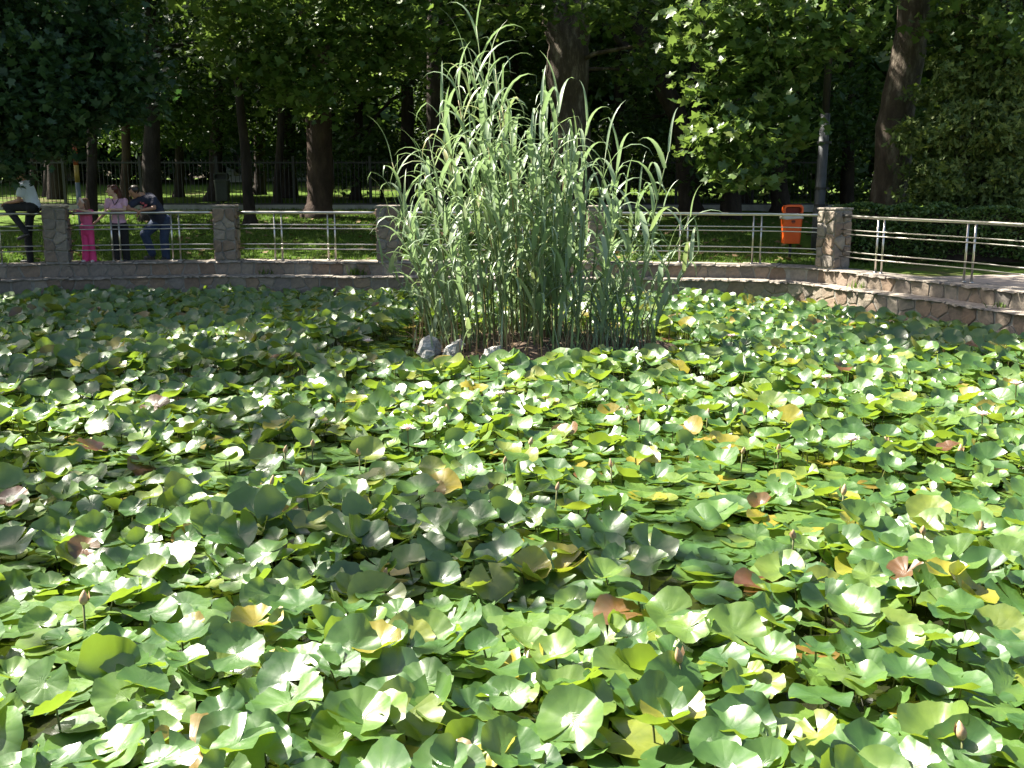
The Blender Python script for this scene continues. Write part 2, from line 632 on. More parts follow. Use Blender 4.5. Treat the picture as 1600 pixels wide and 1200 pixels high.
def stone_mesh(poly, proud, rg, joint=0.009):
    """a stone: local x along the wall, z up, -y out of the wall"""
    cx = sum(p[0] for p in poly) / len(poly)
    cy = sum(p[1] for p in poly) / len(poly)
    # round the corners once
    q = []
    for i in range(len(poly)):
        a, b = poly[i], poly[(i + 1) % len(poly)]
        j = rg.uniform(-.012, .012)
        q.append((a[0] * .86 + b[0] * .14, a[1] * .86 + b[1] * .14 + j))
        q.append((a[0] * .14 + b[0] * .86 + j, a[1] * .14 + b[1] * .86))
    size = max(0.03, min(max(p[0] for p in q) - min(p[0] for p in q), max(p[1] for p in q) - min(p[1] for p in q)))
    s = max(0.5, 1 - 2 * joint / size)
    loc = [((x - cx) * s, (y - cy) * s) for x, y in q]
    n = len(loc)
    V = [(x, 0.03, z) for x, z in loc]
    V += [(x * .98, -proud * .6, z * .98) for x, z in loc]
    V += [(x * .84, -proud * rg.uniform(.7, 1.25), z * .84) for x, z in loc]
    V += [(0, -proud * 1.08, 0)]
    Fc = []
    for k in range(n):
        k2 = (k + 1) % n
        Fc += [(k, k2, n + k2, n + k), (n + k, n + k2, 2 * n + k2, 2 * n + k), (2 * n + k, 2 * n + k2, 3 * n)]
    return (cx, cy), mesh('stone', V, Fc, M['stone'], False)


def wall_core(name, o0, o1, z0, z1, mat, parent, wob=0.0, u0=None, u1=None, seg=None):
    V, Fc = [], []
    closed = u0 is None
    n = seg or 220
    for k in range(n if closed else n + 1):
        u = TOTAL * k / n if closed else u0 + (u1 - u0) * k / n
        for (o_, z) in ((o0, z0), (o0, z1), (o1, z1), (o1, z0)):
            p, d, nrm = path(u, o_, z)
            V.append(p)
    rows = n
    tot = n if closed else n + 1
    for k in range(rows):
        a, b = 4 * k, 4 * ((k + 1) % tot)
        for e in range(4):
            e2 = (e + 1) % 4
            Fc.append((a + e, b + e, b + e2, a + e2))
    return link(name, mesh(name, V, Fc, mat), parent)


def build_wall(name, label, off, thick, z0, z1, vis0, cw, ch, seed):
    root = empty(name, path((U0 + U1) / 2, off + thick / 2, z0)[0])
    root_inv = Matrix.Translation(-root.location)
    tag(root, label, 'stone wall', 'stepped stone walls of the pond')
    c = wall_core('mortar_core', off, off + thick, z0, z1 - 0.03, M['mortar'], root)
    c.matrix_parent_inverse = root_inv
    rg = random.Random(seed)
    L, H = U1 - U0, z1 - 0.035 - vis0
    for poly in voronoi(L, H, cw, ch, rg):
        (cx, cy), me = stone_mesh(poly, rg.uniform(0.008, 0.022), rg)
        p, d, nrm = path(U0 + cx, off - 0.004, vis0 + cy)
        o = link('stone', me, root)
        o.matrix_parent_inverse = root_inv
        o.location = p
        o.rotation_euler = (0, 0, math.atan2(d.y, d.x))
    # flat, ragged coping slabs
    u = U0
    while u < U1:
        l = rg.uniform(0.30, 0.85)
        n = 7
        V, Fc = [], []
        th = rg.uniform(0.026, 0.050)
        lip = [rg.uniform(0.025, 0.105) for _ in range(n + 1)]
        zt = z1 + rg.uniform(-0.006, 0.010)
        pc = path(u + l / 2, off + thick / 2, zt)[0]
        for k in range(n + 1):
            uu = u + 0.008 + (l - 0.016) * k / n
            for o_, z in ((off - lip[k], zt - th * rg.uniform(.6, 1.25)), (off - lip[k] + rg.uniform(.004, .03), zt - rg.uniform(0.002, .016)), (off + thick + 0.01, zt), (off + thick + .01, zt - th)):
                V.append(path(uu, o_, z)[0] - pc)
        for k in range(n):
            for e in range(4):
                e2 = (e + 1) % 4
                Fc.append((4 * k + e, 4 * k + 4 + e, 4 * k + 4 + e2, 4 * k + e2))
        Fc += [(0, 1, 2, 3), (4 * n + 3, 4 * n + 2, 4 * n + 1, 4 * n)]
        o = link('coping_slab', mesh('coping_slab', V, Fc, M['coping']), root)
        o.matrix_parent_inverse = root_inv
        o.location = pc
        u += l
    # the rest of the rim, out of the picture
    c = wall_core('plain_coping', off - 0.05, off + thick + 0.01, z1 - 0.045, z1, M['coping'], root, u0=U1 + 0.01, u1=U0 + TOTAL - 0.01, seg=120)
    c.matrix_parent_inverse = root_inv
    return root


build_wall('pond_wall', 'lower tier of brown rubble stone wall rising straight out of the lily leaves', -0.30, 0.30, -0.6, LEDGE, 0.10, 0.33, 0.235, 3)
build_wall('pond_wall', 'upper tier of brown rubble stone wall carrying the pillars and steel railing', 0.0, 0.46, 0.3, W, LEDGE - 0.02, 0.30, 0.24, 4)


# ------------------------------------------------------------------ pillars and railings
PILLARS = [-175, 90, 353, 606, 935, 1287, 1690]
PL = ['', 'stone pillar beside the girl in pink, left of her', 'stone pillar on the wall to the right of the man in the navy shirt',
      'stone pillar half covered by the reed leaves at the left of the clump', 'stone pillar hidden behind the middle of the tall reeds',
      'big stone pillar where the railing turns, next to the orange bin', '']
PU = [u_at_px(p) for p in PILLARS[:-1]]
PU.append(u_at_px(1600) + 2.4)
RAIL_OFF = 0.20


def build_pillar(u, label, seed, s=0.44, h=1.10):
    p, d, nrm = path(u, RAIL_OFF, W)
    root = empty('stone_pillar', p)
    root.rotation_euler.z = math.atan2(d.y, d.x)
    tag(root, label, 'pillar', 'stone pillars along the railing')
    mb = MB()
    mb.box((0, 0, h / 2 - 0.05), (s - .02, s - .02, h + 0.1))
    mb.build('mortar_core', M['mortar'], root)
    rg = random.Random(seed)
    for face in range(4):
        a = face * math.pi / 2
        for poly in voronoi(s, h - 0.03, 0.23, 0.235, rg):
            (cx, cy), me = stone_mesh(poly, rg.uniform(0.018, 0.036), rg, 0.010)
            o = link('stone', me, root)
            lx, ly = cx - s / 2, -(s / 2 - 0.008)
            o.location = (lx * math.cos(a) - ly * math.sin(a), lx * math.sin(a) + ly * math.cos(a), cy + 0.01)
            o.rotation_euler = (0, 0, a)
    mb = MB()
    mb.box((0, 0, h + 0.012), (s + .035, s + .035, 0.04))
    c = mb.build('cap_slab', M['coping'], root)
    b = c.modifiers.new('bevel', 'BEVEL')
    b.width = 0.012
    b.segments = 2
    return root


for i, u in enumerate(PU):
    if i in (0, 6): continue
    build_pillar(u, PL[i], 40 + i)

RL = ['steel railing panel at the left edge where the man in the white shirt sits',
      'steel railing panel the girl, woman and man lean on',
      'steel railing panel in front of the lawn between two pillars left of the reeds',
      'steel railing panel mostly hidden behind the left half of the reeds',
      'steel railing panel from the reeds to the corner pillar, before the orange bin',
      'steel railing panel slanting towards the right edge in front of the hedge']
PAIRS = {0: [0.34, 0.66], 1: [0.315, 0.72], 2: [0.285, 0.66], 3: [0.33, 0.67], 4: [0.36, 0.70], 5: [0.165, 0.455, 0.78]}
RAIL_H = 0.98


def build_rail(i):
    ua, ub = PU[i] + 0.20, PU[i + 1] - 0.20
    n = 14
    mid = path((ua + ub) / 2, RAIL_OFF, W)[0]
    root = empty('steel_railing', mid)
    tag(root, RL[i], 'railing', 'steel railing panels between the pillars')
    us = [ua + (ub - ua) * k / n for k in range(n + 1)]

    def line(name, z, r, ns=10, ofs=0.0):
        mb = MB()
        mb.tube([path(u, RAIL_OFF + ofs, W + z)[0] - mid for u in us], r, ns)
        mb.build(name, M['steel'], root, True)
    line('top_rail', RAIL_H, 0.031, 12)
    for z in (0.335, 0.235, 0.735, 0.655):
        line('bar', z, 0.0115, 8, -0.026)
    for f in PAIRS[i]:
        for s in (-0.075, 0.075):
            p = path(ua + (ub - ua) * f + s, RAIL_OFF, W)[0] - mid
            mb = MB()
            mb.tube([p + Vector((0, 0, -0.01)), p + Vector((0, 0, RAIL_H - 0.02))], 0.0185, 10)
            mb.tube([p + Vector((0, 0, 0.0)), p + Vector((0, 0, 0.02))], 0.038, 12)
            mb.build('post', M['steel'], root, True)


for i in range(6):
    build_rail(i)


# ------------------------------------------------------------------ water lilies
ISL = at(840, 520, 15.45)
ISL = Vector((ISL.x, 15.45, 0))
ISL_R = (1.95, 1.35)


def leaf_shape(nth, nr, rg):
    """one round lily leaf of radius 1 with its slit: verts, quads/tris, (angle, radius)"""
    gap = rg.uniform(0.10, 0.30)
    th = np.linspace(gap, 2 * math.pi - gap, nth)
    rr = np.linspace(0, 1, nr + 1)[1:] ** 0.85
    ph = rg.uniform(0, 6.28, 6)
    k1, k2 = rg.integers(2, 4), rg.integers(4, 7)
    cup = rg.normal(0.22, 0.16)
    w1, w2, w3 = rg.uniform(0.05, 0.20), rg.uniform(0.03, 0.10), rg.uniform(0.015, 0.05)
    fold = max(0, rg.normal(0.06, 0.13))
    fa = rg.uniform(0, 6.28)
    curl = max(0, rg.normal(0.04, 0.24))          # a flap of the rim turned up or down
    ca = rg.uniform(0, 6.28)
    sgn = 1 if rg.random() < .75 else -1
    T, Q = np.meshgrid(th, rr)
    out = 1 + 0.03 * np.sin(3 * T + ph[0]) + 0.018 * np.sin(11 * T + ph[1]) + 0.012 * np.sin(17 * T + ph[2])
    X, Y = Q * out * np.cos(T), Q * out * np.sin(T)
    fx = X * math.cos(fa) + Y * math.sin(fa)
    Z = cup * Q ** 2 + w1 * Q ** 2 * np.sin(k1 * T + ph[3]) + w2 * Q ** 3 * np.sin(k2 * T + ph[4]) + w3 * Q ** 5 * np.sin(13 * T + ph[5]) + fold * np.abs(fx)
    cm = np.clip(np.cos(T - ca) - 0.45, 0, 1) * Q ** 3
    Z = Z + sgn * curl * 2.2 * cm
    X = X * (1 - 0.35 * curl * cm)
    Y = Y * (1 - 0.35 * curl * cm)
    V = np.concatenate([[[0, 0, 0.0]], np.stack([X, Y, Z], -1).reshape(-1, 3)])
    P = np.concatenate([[[0, 0]], np.stack([T / (2 * math.pi), Q], -1).reshape(-1, 2)])
    tris = []
    for k in range(nth - 1):
        tris.append((0, 1 + k, 2 + k))
    for r in range(nr - 1):
        for k in range(nth - 1):
            a = 1 + r * nth + k
            tris.append((a, a + nth, a + nth + 1))
            tris.append((a, a + nth + 1, a + 1))
    return V, np.array(tris), P


SHAPES_TOP = [leaf_shape(37, 4, rng) for _ in range(70)]
SHAPES_HI = [leaf_shape(22, 4, rng) for _ in range(70)]
SHAPES_LO = [leaf_shape(16, 3, rng) for _ in range(70)]


def rot_to(nrm, spin):
    n = np.array(nrm) / np.linalg.norm(nrm)
    t = np.array([math.cos(spin), math.sin(spin), 0.0])
    t = t - n * t.dot(n)
    t /= np.linalg.norm(t)
    b = np.cross(n, t)
    return np.stack([t, b, n], 1)


def lily_sites():
    sites = []
    s = 0.158
    y = 3.0
    j = 0
    while y < 22.5:
        half = 0.5 * y * 1.0 + 1.6
        x = -half + (0.5 * s if j % 2 else 0)
        while x < half + 0.4:
            px, py = x + rng.normal(0, 0.055), y + rng.normal(0, 0.055)
            if in_pond(px, py):
                e = ((px - ISL.x) / ISL_R[0]) ** 2 + ((py - ISL.y) / ISL_R[1]) ** 2
                if e > 1.22:
                    sites.append((px, py))
            x += s
        y += s * 0.88
        j += 1
    return sites


BEDS = {
    'shade': ('water_lily', 'crowded tall-standing lily leaves in the shade between left wall and reeds'),
    'right': ('water_lily', 'sunlit lily leaves between the reed island and the right-hand stone wall'),
    'middle': ('water_lily', 'broad middle stretch of mixed green lily leaves in front of the island'),
    'front': ('water_lily', 'large glossy lily leaves filling the near edge of the pond'),
}


def bed_of(x, y):
    if y < 7.2 + 0.25 * math.sin(x * 1.7): return 'front'
    if y < 12.6 + 0.35 * math.sin(x * 1.3): return 'middle'
    return 'shade' if x < ISL.x else 'right'


def edge_dist(x, y):
    return min(math.hypot(x - p.x, y - p.y) for p in OUT[::2])


def build_lilies():
    sites = lily_sites()
    beds = {k: [] for k in BEDS}
    for (x, y) in sites:
        if y > 14.5 and edge_dist(x, y) < 0.48: continue
        b = bed_of(x, y)
        gapn = mnoise.noise(Vector((x * 0.9, y * 0.9, 3.3)))
        if gapn < -0.42 and rng.random() < 0.75: continue     # small openings with water
        n2 = mnoise.noise(Vector((x * 0.45 + 9, y * 0.45, 1.0)))
        lift = (0.085 if y < 10 else 0.115) + 0.085 * n2
        if b == 'shade': lift += 0.13
        if b == 'right': lift += 0.09
        low = rng.random() < (0.40 if n2 > -0.2 else 0.65) * (0.55 if b in ('shade', 'right') else 1)
        if y < 12.5 and abs(y - 8.6 + 0.15 * x) < 0.8: low = low or rng.random() < 0.5
        # the last ring by the island floats
        e = ((x - ISL.x) / ISL_R[0]) ** 2 + ((y - ISL.y) / ISL_R[1]) ** 2
        if e < 1.9 or (e < 3.4 and y < ISL.y and x < ISL.x + 0.1): low = True
        if low:
            z = rng.uniform(0.015, 0.05); tilt = rng.normal(0, 0.07, 2); d = rng.uniform(0.21, 0.35)
        else:
            z = max(0.05, lift + rng.uniform(-0.06, 0.09)); tilt = rng.normal(0, 0.26 if b != 'shade' else 0.36, 2); d = rng.uniform(0.17, 0.34)
            tilt = tilt + np.array([0.0, -0.16 if y < 12.5 else -0.34])
        beds[b].append((x, y, z, tilt, d, low))
    for key, (nm, label) in BEDS.items():
        L = sorted(beds[key], key=lambda s: s[1] + (s[5] * 0.6))
        cen = Vector((float(np.mean([s[0] for s in L])), float(np.mean([s[1] for s in L])), 0))
        root = empty(nm, cen)
        tag(root, label, 'water lily', 'lily beds on the pond')
        acc_v, acc_f, acc_p, acc_r, acc_m, base = [], [], [], [], [], 0
        nind = 0
        for i, (x, y, z, tilt, d, low) in enumerate(L):
            inframe = abs(x) < y * 0.50 + 0.15 and y > 3.55
            own = inframe and nind < 300 and (key in ('front',) or not low or nind < 0)
            hi = key in ('front', 'middle')
            V, T, P = (SHAPES_TOP if key == 'front' else SHAPES_HI if hi else SHAPES_LO)[rng.integers(0, 70)]
            Rm = rot_to((tilt[0], tilt[1], 1.0), rng.uniform(0, 6.28))
            flat = np.array([1, 1, 0.32 if low else 1.0])
            VV = (V * flat * (d / 2)) @ Rm.T
            r = rng.random()
            if low and r < 0.9 and rng.random() < 0.12: r = 0.93 + 0.04 * rng.random()
            if (not low) and 0.93 < r < 0.97 and rng.random() < 0.6: r *= 0.8
            # stalk down into the water
            ns = 4
            sv = []
            foot = np.array([rng.normal(0, 0.03), rng.normal(0, 0.03), -z - 0.03])
            for q in (np.array([0, 0, -0.002]), foot):
                for k in range(ns):
                    sv.append(q + 0.0055 * np.array([math.cos(k * 1.571), math.sin(k * 1.571), 0]))
            nv = len(VV)
            st = []
            for k in range(ns):
                k2 = (k + 1) % ns
                st += [(nv + k, nv + k2, nv + ns + k2), (nv + k, nv + ns + k2, nv + ns + k)]
            VA = np.concatenate([VV, np.array(sv)])
            TA = np.concatenate([T, np.array(st)])
            PA = np.concatenate([P, np.zeros((2 * ns, 2))])
            mi = np.concatenate([np.zeros(len(T), int), np.ones(len(st), int)])
            if own:
                nind += 1
                me = mesh('leaf', VA, TA, [M['lily'], M['stalk']], True, np.full(len(VA), r), PA, mi)
                o = link('leaf', me, root)
                o.location = Vector((x, y, z)) - cen
            else:
                acc_v.append(VA + np.array([x - cen.x, y - cen.y, z])); acc_f.append(TA + base); acc_p.append(PA)
                acc_r.append(np.full(len(VA), r)); acc_m.append(mi); base += len(VA)
        if acc_v:
            me = mesh('leaf_carpet', np.concatenate(acc_v), np.concatenate(acc_f), [M['lily'], M['stalk']], True, np.concatenate(acc_r), np.concatenate(acc_p), np.concatenate(acc_m))
            o = link('leaf_carpet', me, root)
            o['kind'] = 'stuff'
        BED_ROOT[key] = root
        print('LILY', key, len(L), nind)


BED_ROOT = {}
build_lilies()

M['bud'] = simple('bud_sepals', (0.46, 0.30, 0.17), 0.55, var=0.4, scale=30)
M['petal'] = simple('pale_petals', (0.80, 0.66, 0.66), 0.5, var=0.12, scale=20)
M['pistil'] = simple('flower_heart', (0.75, 0.50, 0.08), 0.6, var=0.2)


def bud_mesh(rg):
    mb = MB()
    h = rg.uniform(0.065, 0.09)
    r = h * rg.uniform(0.22, 0.30)
    prof = [(0, 0.25), (0.12, 0.75), (0.35, 1.0), (0.6, 0.85), (0.85, 0.42), (1.0, 0.06)]
    lean = (rg.uniform(-.02, .02), rg.uniform(-.02, .02))
    mb.tube([(lean[0] * t, lean[1] * t, t * h) for t, k in prof], [k * r for t, k in prof], 8)
    mb.tube([(0, 0, 0.01), (rg.uniform(-.02, .02), rg.uniform(-.02, .02), -0.38)], 0.007, 5, m=1)
    # one loose sepal
    a = rg.uniform(0, 6.28)
    c, s = math.cos(a), math.sin(a)
    mb.add([(c * r, s * r, 0.01), (c * r * 1.5 - s * .012, s * r * 1.5 + c * .012, h * .5), (c * r * 1.5 + s * .012, s * r * 1.5 - c * .012, h * .5), (c * r * 1.3, s * r * 1.3, h * .95)], [(0, 1, 3, 2)], 0)
    return mb


def flower_mesh(rg):
    mb = MB()
    for ring, (nP, l, el) in enumerate(((9, 0.085, 0.5), (8, 0.072, 0.85), (6, 0.055, 1.15))):
        for k in range(nP):
            a = 2 * math.pi * (k + 0.4 * ring) / nP + rg.uniform(-.1, .1)
            e = el + rg.uniform(-.12, .12)
            d = Vector((math.cos(a) * math.cos(e), math.sin(a) * math.cos(e), math.sin(e)))
            t = Vector((-math.sin(a), math.cos(a), 0))
            up = d.cross(t) * -1
            p = [d * 0.01, d * l * .55 + t * .016 - up * .004, d * l * .55 - t * .016 - up * .004, d * l + up * 0.01]
            mb.add(p, [(0, 1, 3), (0, 3, 2)], 0)
    mb.tube([(0, 0, 0), (0, 0, 0.03)], [0.014, 0.018], 8, m=1)
    mb.tube([(0, 0, 0.005), (0.01, 0, -0.35)], 0.007, 5, m=2)
    return mb


for (x, y) in [(445, 705), (488, 695), (423, 755), (562, 708), (473, 742), (828, 692), (788, 722), (1000, 660), (1160, 706), (1217, 704), (1385, 692), (955, 727), (870, 763),
               (1240, 838), (1443, 832), (1535, 828), (1504, 1150), (600, 897), (1165, 646), (1425, 616), (325, 566), (130, 940), (1106, 645), (1030, 615), (1500, 705), (1318, 770), (700, 640), (1390, 560), (1475, 548), (1063, 1030)]:
    z = 0.21
    p = on_z(x, y, z)
    root = BED_ROOT[bed_of(p.x, p.y)]
    o = bud_mesh(rnd).build('flower_bud', [M['bud'], M['stalk']], root, True)
    o.location = p + Vector((0, 0, -0.02)) - root.location
for (x, y) in [(1143, 527), (637, 672), (1588, 602), (1535, 650), (1292, 592), (575, 535), (780, 618), (1330, 690), (670, 633)]:
    p = on_z(x, y, 0.28)
    root = BED_ROOT[bed_of(p.x, p.y)]
    o = flower_mesh(rnd).build('flower', [M['petal'], M['pistil'], M['stalk']], root)
    o.location = p - root.location


# ------------------------------------------------------------------ reed island
def build_island():
    nA, nR = 48, 10
    V, Fc = [], []
    for r in range(nR + 1):
        q = r / nR
        for k in range(nA):
            a = 2 * math.pi * k / nA
            wob = 1 + 0.10 * math.sin(3 * a + 1) + 0.06 * math.sin(7 * a)
            x, y = math.cos(a) * ISL_R[0] * 1.02 * q * wob, math.sin(a) * ISL_R[1] * 1.0 * q * wob
            z = 0.26 * (1 - q ** 3) + 0.07 * mnoise.noise(Vector((x * 3, y * 3, 0))) - (0.12 if r == nR else 0)
            V.append((x, y, z))
    for r in range(nR):
        for k in range(nA):
            a, b = r * nA + k, r * nA + (k + 1) % nA
            Fc.append((a, a + nA, b + nA, b))
    Fc.append(tuple(range(nA)))
    o = link('island', mesh('island', V, Fc, M['soil'], True), None, ISL)
    tag(o, 'low bare earth island under the reeds', 'island', kind='structure')


build_island()


def rock(px, py, depth, sx, sy, sz, seed, label):
    bm = bmesh.new()
    bmesh.ops.create_icosphere(bm, subdivisions=3, radius=1)
    rg = random.Random(seed)
    planes = []
    for k in range(15):
        d = Vector((rg.gauss(0, 1), rg.gauss(0, 1), rg.gauss(0, 1))).normalized()
        planes.append((d, rg.uniform(0.45, 0.78)))
    for v in bm.verts:
        p = v.co.copy()
        for d, c in planes:
            e = p.dot(d) - c
            if e > 0: p -= d * e
        p += p.normalized() * 0.12 * mnoise.noise(p * 3.5 + Vector((seed, 0, 0)))
        v.co = Vector((p.x * sx, p.y * sy, p.z * sz)) * 1.2
    me = bpy.data.meshes.new('rock')
    bm.to_mesh(me); bm.free()
    me.materials.append(M['rock'])
    p = at(px, py, depth)
    o = link('rock', me, None, (p.x, p.y, p.z))
    o.rotation_euler.z = rg.uniform(0, 6)
    tag(o, label, 'rock', 'pale rocks at the foot of the reeds')


rock(668, 546, 14.75, 0.17, 0.15, 0.17, 1, 'pale upright rock at the left end of the reed island')
rock(669, 556, 14.5, 0.11, 0.10, 0.07, 2, 'small bluish white rock low at the left tip of the island')
rock(706, 553, 14.4, 0.20, 0.15, 0.15, 3, 'broad white rock second from the left tip of the island')
rock(714, 541, 14.7, 0.16, 0.13, 0.13, 4, 'grey rock tucked behind the broad white rock')
rock(771, 555, 14.25, 0.18, 0.15, 0.17, 5, 'tallest white rock at the front of the island')
rock(792, 566, 14.1, 0.15, 0.12, 0.09, 6, 'low flat white rock right of the tallest rock')


def strap_leaf(base, az, length, width, rise, droop, rg, seg=8):
    """an arching reed blade: starts at angle 'rise' from vertical and bends over"""
    pts = []
    ang = rise
    p = Vector(base)
    h = Vector((math.cos(az), math.sin(az), 0))
    side = Vector((-h.y, h.x, 0))
    st = length / seg
    tw = rg.uniform(-0.5, 0.5)
    V, Fc = [], []
    kink = rg.random() < 0.25
    kk = rg.uniform(0.45, 0.7)
    for i in range(seg + 1):
        t = i / seg
        d = h * math.sin(ang) + Vector((0, 0, math.cos(ang)))
        nrm = side.cross(d)
        w = width * (0.72 + 0.4 * min(1, t * 4)) * (1 - t ** 1.6) + 0.002
        s2 = (side * math.cos(tw * t) + nrm * math.sin(tw * t))
        n2 = s2.cross(d)
        V += [p - s2 * w / 2, p + n2 * w * 0.16, p + s2 * w / 2]
        p = p + d * st
        ang = min(ang + droop / seg * (0.25 + 1.5 * t) + (0.9 if kink and abs(t - kk) < 0.5 / seg else 0), math.pi * 0.98)
    for i in range(seg):
        a = 3 * i
        Fc += [(a, a + 1, a + 4, a + 3), (a + 1, a + 2, a + 5, a + 4)]
    return V, Fc


def envelope(px):
    """height in the photograph (row) reached by the reeds over each column"""
    pts = [(590, 300), (610, 215), (640, 275), (665, 190), (690, 130), (720, 60), (752, 0), (775, 50), (800, 145), (830, 165), (850, 115), (880, 118), (905, 165), (925, 150), (960, 195), (1000, 255), (1030, 235), (1050, 200), (1075, 275), (1100, 340)]
    for (a, ya), (b, yb) in zip(pts, pts[1:]):
        if a <= px <= b:
            return ya + (yb - ya) * (px - a) / (b - a)
    return 360


def build_reeds():
    rg = random.Random(5)
    root = empty('reed_clump', ISL)
    tag(root, 'tall clump of giant reeds with arching pale green leaves on the island', 'reeds')
    canes = []
    spec = [(744, 0, 1.0), (612, 215, 1.), (690, 135, 1.), (716, 118, 1.), (780, 128, 1), (800, 160, 1), (846, 122, 1), (872, 118, 1), (918, 150, 1), (948, 195, 1), (968, 205, 1), (1046, 196, 1), (1000, 262, 1), (664, 230, 1), (640, 300, 1), (1080, 300, 1), (830, 180, 1), (895, 190, 1), (760, 170, 1), (735, 200, 1)]
    for (tx, ty, k) in spec:
        canes.append((tx, ty, rg.uniform(14.6, 16.1)))
    while len(canes) < 98:
        tx = rg.gauss(830, 130)
        if not 588 < tx < 1095: continue
        top = envelope(tx)
        ty = top + (440 - top) * rg.uniform(0.05, 0.95) ** 1.25 + 10
        canes.append((tx, ty, rg.uniform(14.5, 16.4)))
    canes.sort(key=lambda c: (c[1]))
    nleaf = 0
    for ci, (tx, ty, dep) in enumerate(canes):
        top = at(tx, ty, dep)
        bx = ISL.x + (top.x - at(835, ty, dep).x) * 0.74 + rg.gauss(0, 0.08)
        by = ISL.y + (dep - ISL.y) * 0.95
        e = math.hypot((bx - ISL.x) / (ISL_R[0] * .90), (by - ISL.y) / (ISL_R[1] * .88))
        if e > 1:
            bx = ISL.x + (bx - ISL.x) / e; by = ISL.y + (by - ISL.y) / e
        base = Vector((bx, by, 0.08))
        tip = Vector((top.x, dep, max(0.9, top.z - 0.35)))
        hgt = (tip - base).length
        pts = []
        for k in range(8):
            t = k / 7
            q = base.lerp(tip, t)
            q.x = base.x + (tip.x - base.x) * t ** 1.6
            q.y = base.y + (tip.y - base.y) * t ** 1.6
            pts.append(q - base)
        mb = MB()
        r0 = 0.011 + 0.0018 * hgt
        mb.tube(pts, [r0 * (1 - 0.62 * k / 7) for k in range(8)], 6)
        cane = mb.build('cane', M['cane'], root, True, base - ISL)
        az = rg.uniform(0, 6.28)
        nl = max(6, int(hgt / 0.29))
        LV, LF = [], []
        own = nleaf + nl + 3 <= 300 and ty < 330
        for k in range(nl + 3):
            t = 0.16 + 0.84 * (k / (nl + 2))
            if hgt > 2.2 and t < 0.22: continue
            fi = t * 7
            i0 = min(6, int(fi))
            p = pts[i0].lerp(pts[i0 + 1], fi - i0)
            a = az + (math.pi if k % 2 else 0) + rg.gauss(0, 0.55)
            young = max(0, (t - 0.91) / 0.09)
            ln = rg.uniform(0.66, 1.15) * (1 - 0.22 * young) * (0.75 + 0.08 * hgt)
            wd = rg.uniform(0.050, 0.090) * (1 - 0.5 * young)
            rise = rg.uniform(0.18, 0.55) * (1 - 0.6 * young)
            droop = rg.uniform(2.2, 3.5) * (1 - 0.6 * young)
            if t < 0.35: wd *= .8; droop *= 0.8
            v, f = strap_leaf((0, 0, 0), a, ln, wd, rise, droop, rg)
            if own:
                me = mesh('leaf', v, f, M['reed'], True)
                o = link('leaf', me, cane, p)
                nleaf += 1
            else:
                b = len(LV)
                LV += [q + p for q in v]
                LF += [tuple(i + b for i in q) for q in f]
        if LV:
            per = 27
            ra = np.repeat(np.array([rg.random() for _ in range(len(LV) // per + 1)]), per)[:len(LV)]
            link('leaves', mesh('leaves', LV, LF, M['reed'], True, ra), cane)
    # young shoots and grassy sprouts at the foot
    V, Fc, ra = [], [], []
    for k in range(270):
        a = rg.uniform(0, 6.28); q = math.sqrt(rg.random()) * 0.95
        p = Vector((math.cos(a) * ISL_R[0] * q, math.sin(a) * ISL_R[1] * q, 0.08))
        if p.y < -0.65 and -1.2 < p.x < 0.15 and rg.random() < 0.75: continue
        v, f = strap_leaf(p, rg.uniform(0, 6.28), rg.uniform(0.3, 0.95), rg.uniform(0.014, 0.032), rg.uniform(0.05, 0.5), rg.uniform(0.4, 1.8), rg, 6)
        b = len(V); V += v; Fc += [tuple(i + b for i in q_) for q_ in f]; ra += [rg.random()] * len(v)
    o = link('shoots', mesh('shoots', V, Fc, M['reed'], True, ra), root)
    o['kind'] = 'stuff'
    # dry broken stalks and dead leaves at the foot
    V, Fc, ra = [], [], []
    for k in range(520):
        a = rg.uniform(0, 6.28); q = math.sqrt(rg.random())
        p = Vector((math.cos(a) * ISL_R[0] * q, math.sin(a) * ISL_R[1] * q, rg.uniform(0.08, 0.2)))
        lay = rg.random() < 0.6
        v, f = strap_leaf(p, rg.uniform(0, 6.28), rg.uniform(0.15, 0.55), rg.uniform(0.008, 0.022), rg.uniform(1.2, 1.6) if lay else rg.uniform(0, .3), rg.uniform(0, 0.6), rg, 4)
        b = len(V); V += v; Fc += [tuple(i + b for i in q_) for q_ in f]; ra += [rg.random()] * len(v)
    o = link('dry_stalks', mesh('dry_stalks', V, Fc, M['dry'], True, ra), root)
    o['kind'] = 'stuff'
    print('REED', len(canes), nleaf)


build_reeds()

# ------------------------------------------------------------------ foliage clouds and trees
PLANE_LEAF = (np.array([[0, -.30, 0], [.16, -.34, .02], [.42, -.22, .06], [.27, -.02, .03], [.50, .22, .07], [.18, .20, .02], [0, .62, -.03], [-.18, .20, .02], [-.50, .22, .07], [-.27, -.02, .03], [-.42, -.22, .06], [-.16, -.34, .02]], float),
              np.array([[0, 1, 2], [0, 2, 3], [0, 3, 5], [3, 4, 5], [0, 5, 7], [5, 6, 7], [0, 7, 9], [7, 8, 9], [0, 9, 10], [0, 10, 11]]))
SIMPLE_LEAF = (np.array([[0, -.5, 0], [.27, 0, .07], [0, .5, 0], [-.27, 0, .07]], float), np.array([[0, 1, 2], [0, 2, 3]]))
CLUMP_LEAF = (np.array([[0, -.5, 0], [.20, -.12, .05], [.05, .12, 0], [.52, .10, .1], [.28, .42, .1], [-.02, .5, .0], [-.42, .35, .1], [-.5, -.05, .08], [-.12, .05, 0], [-.2, -.3, .05]], float),
              np.array([[0, 1, 2], [0, 2, 8], [0, 8, 9], [2, 3, 4], [2, 4, 5], [2, 5, 8], [8, 5, 6], [8, 6, 7]]))
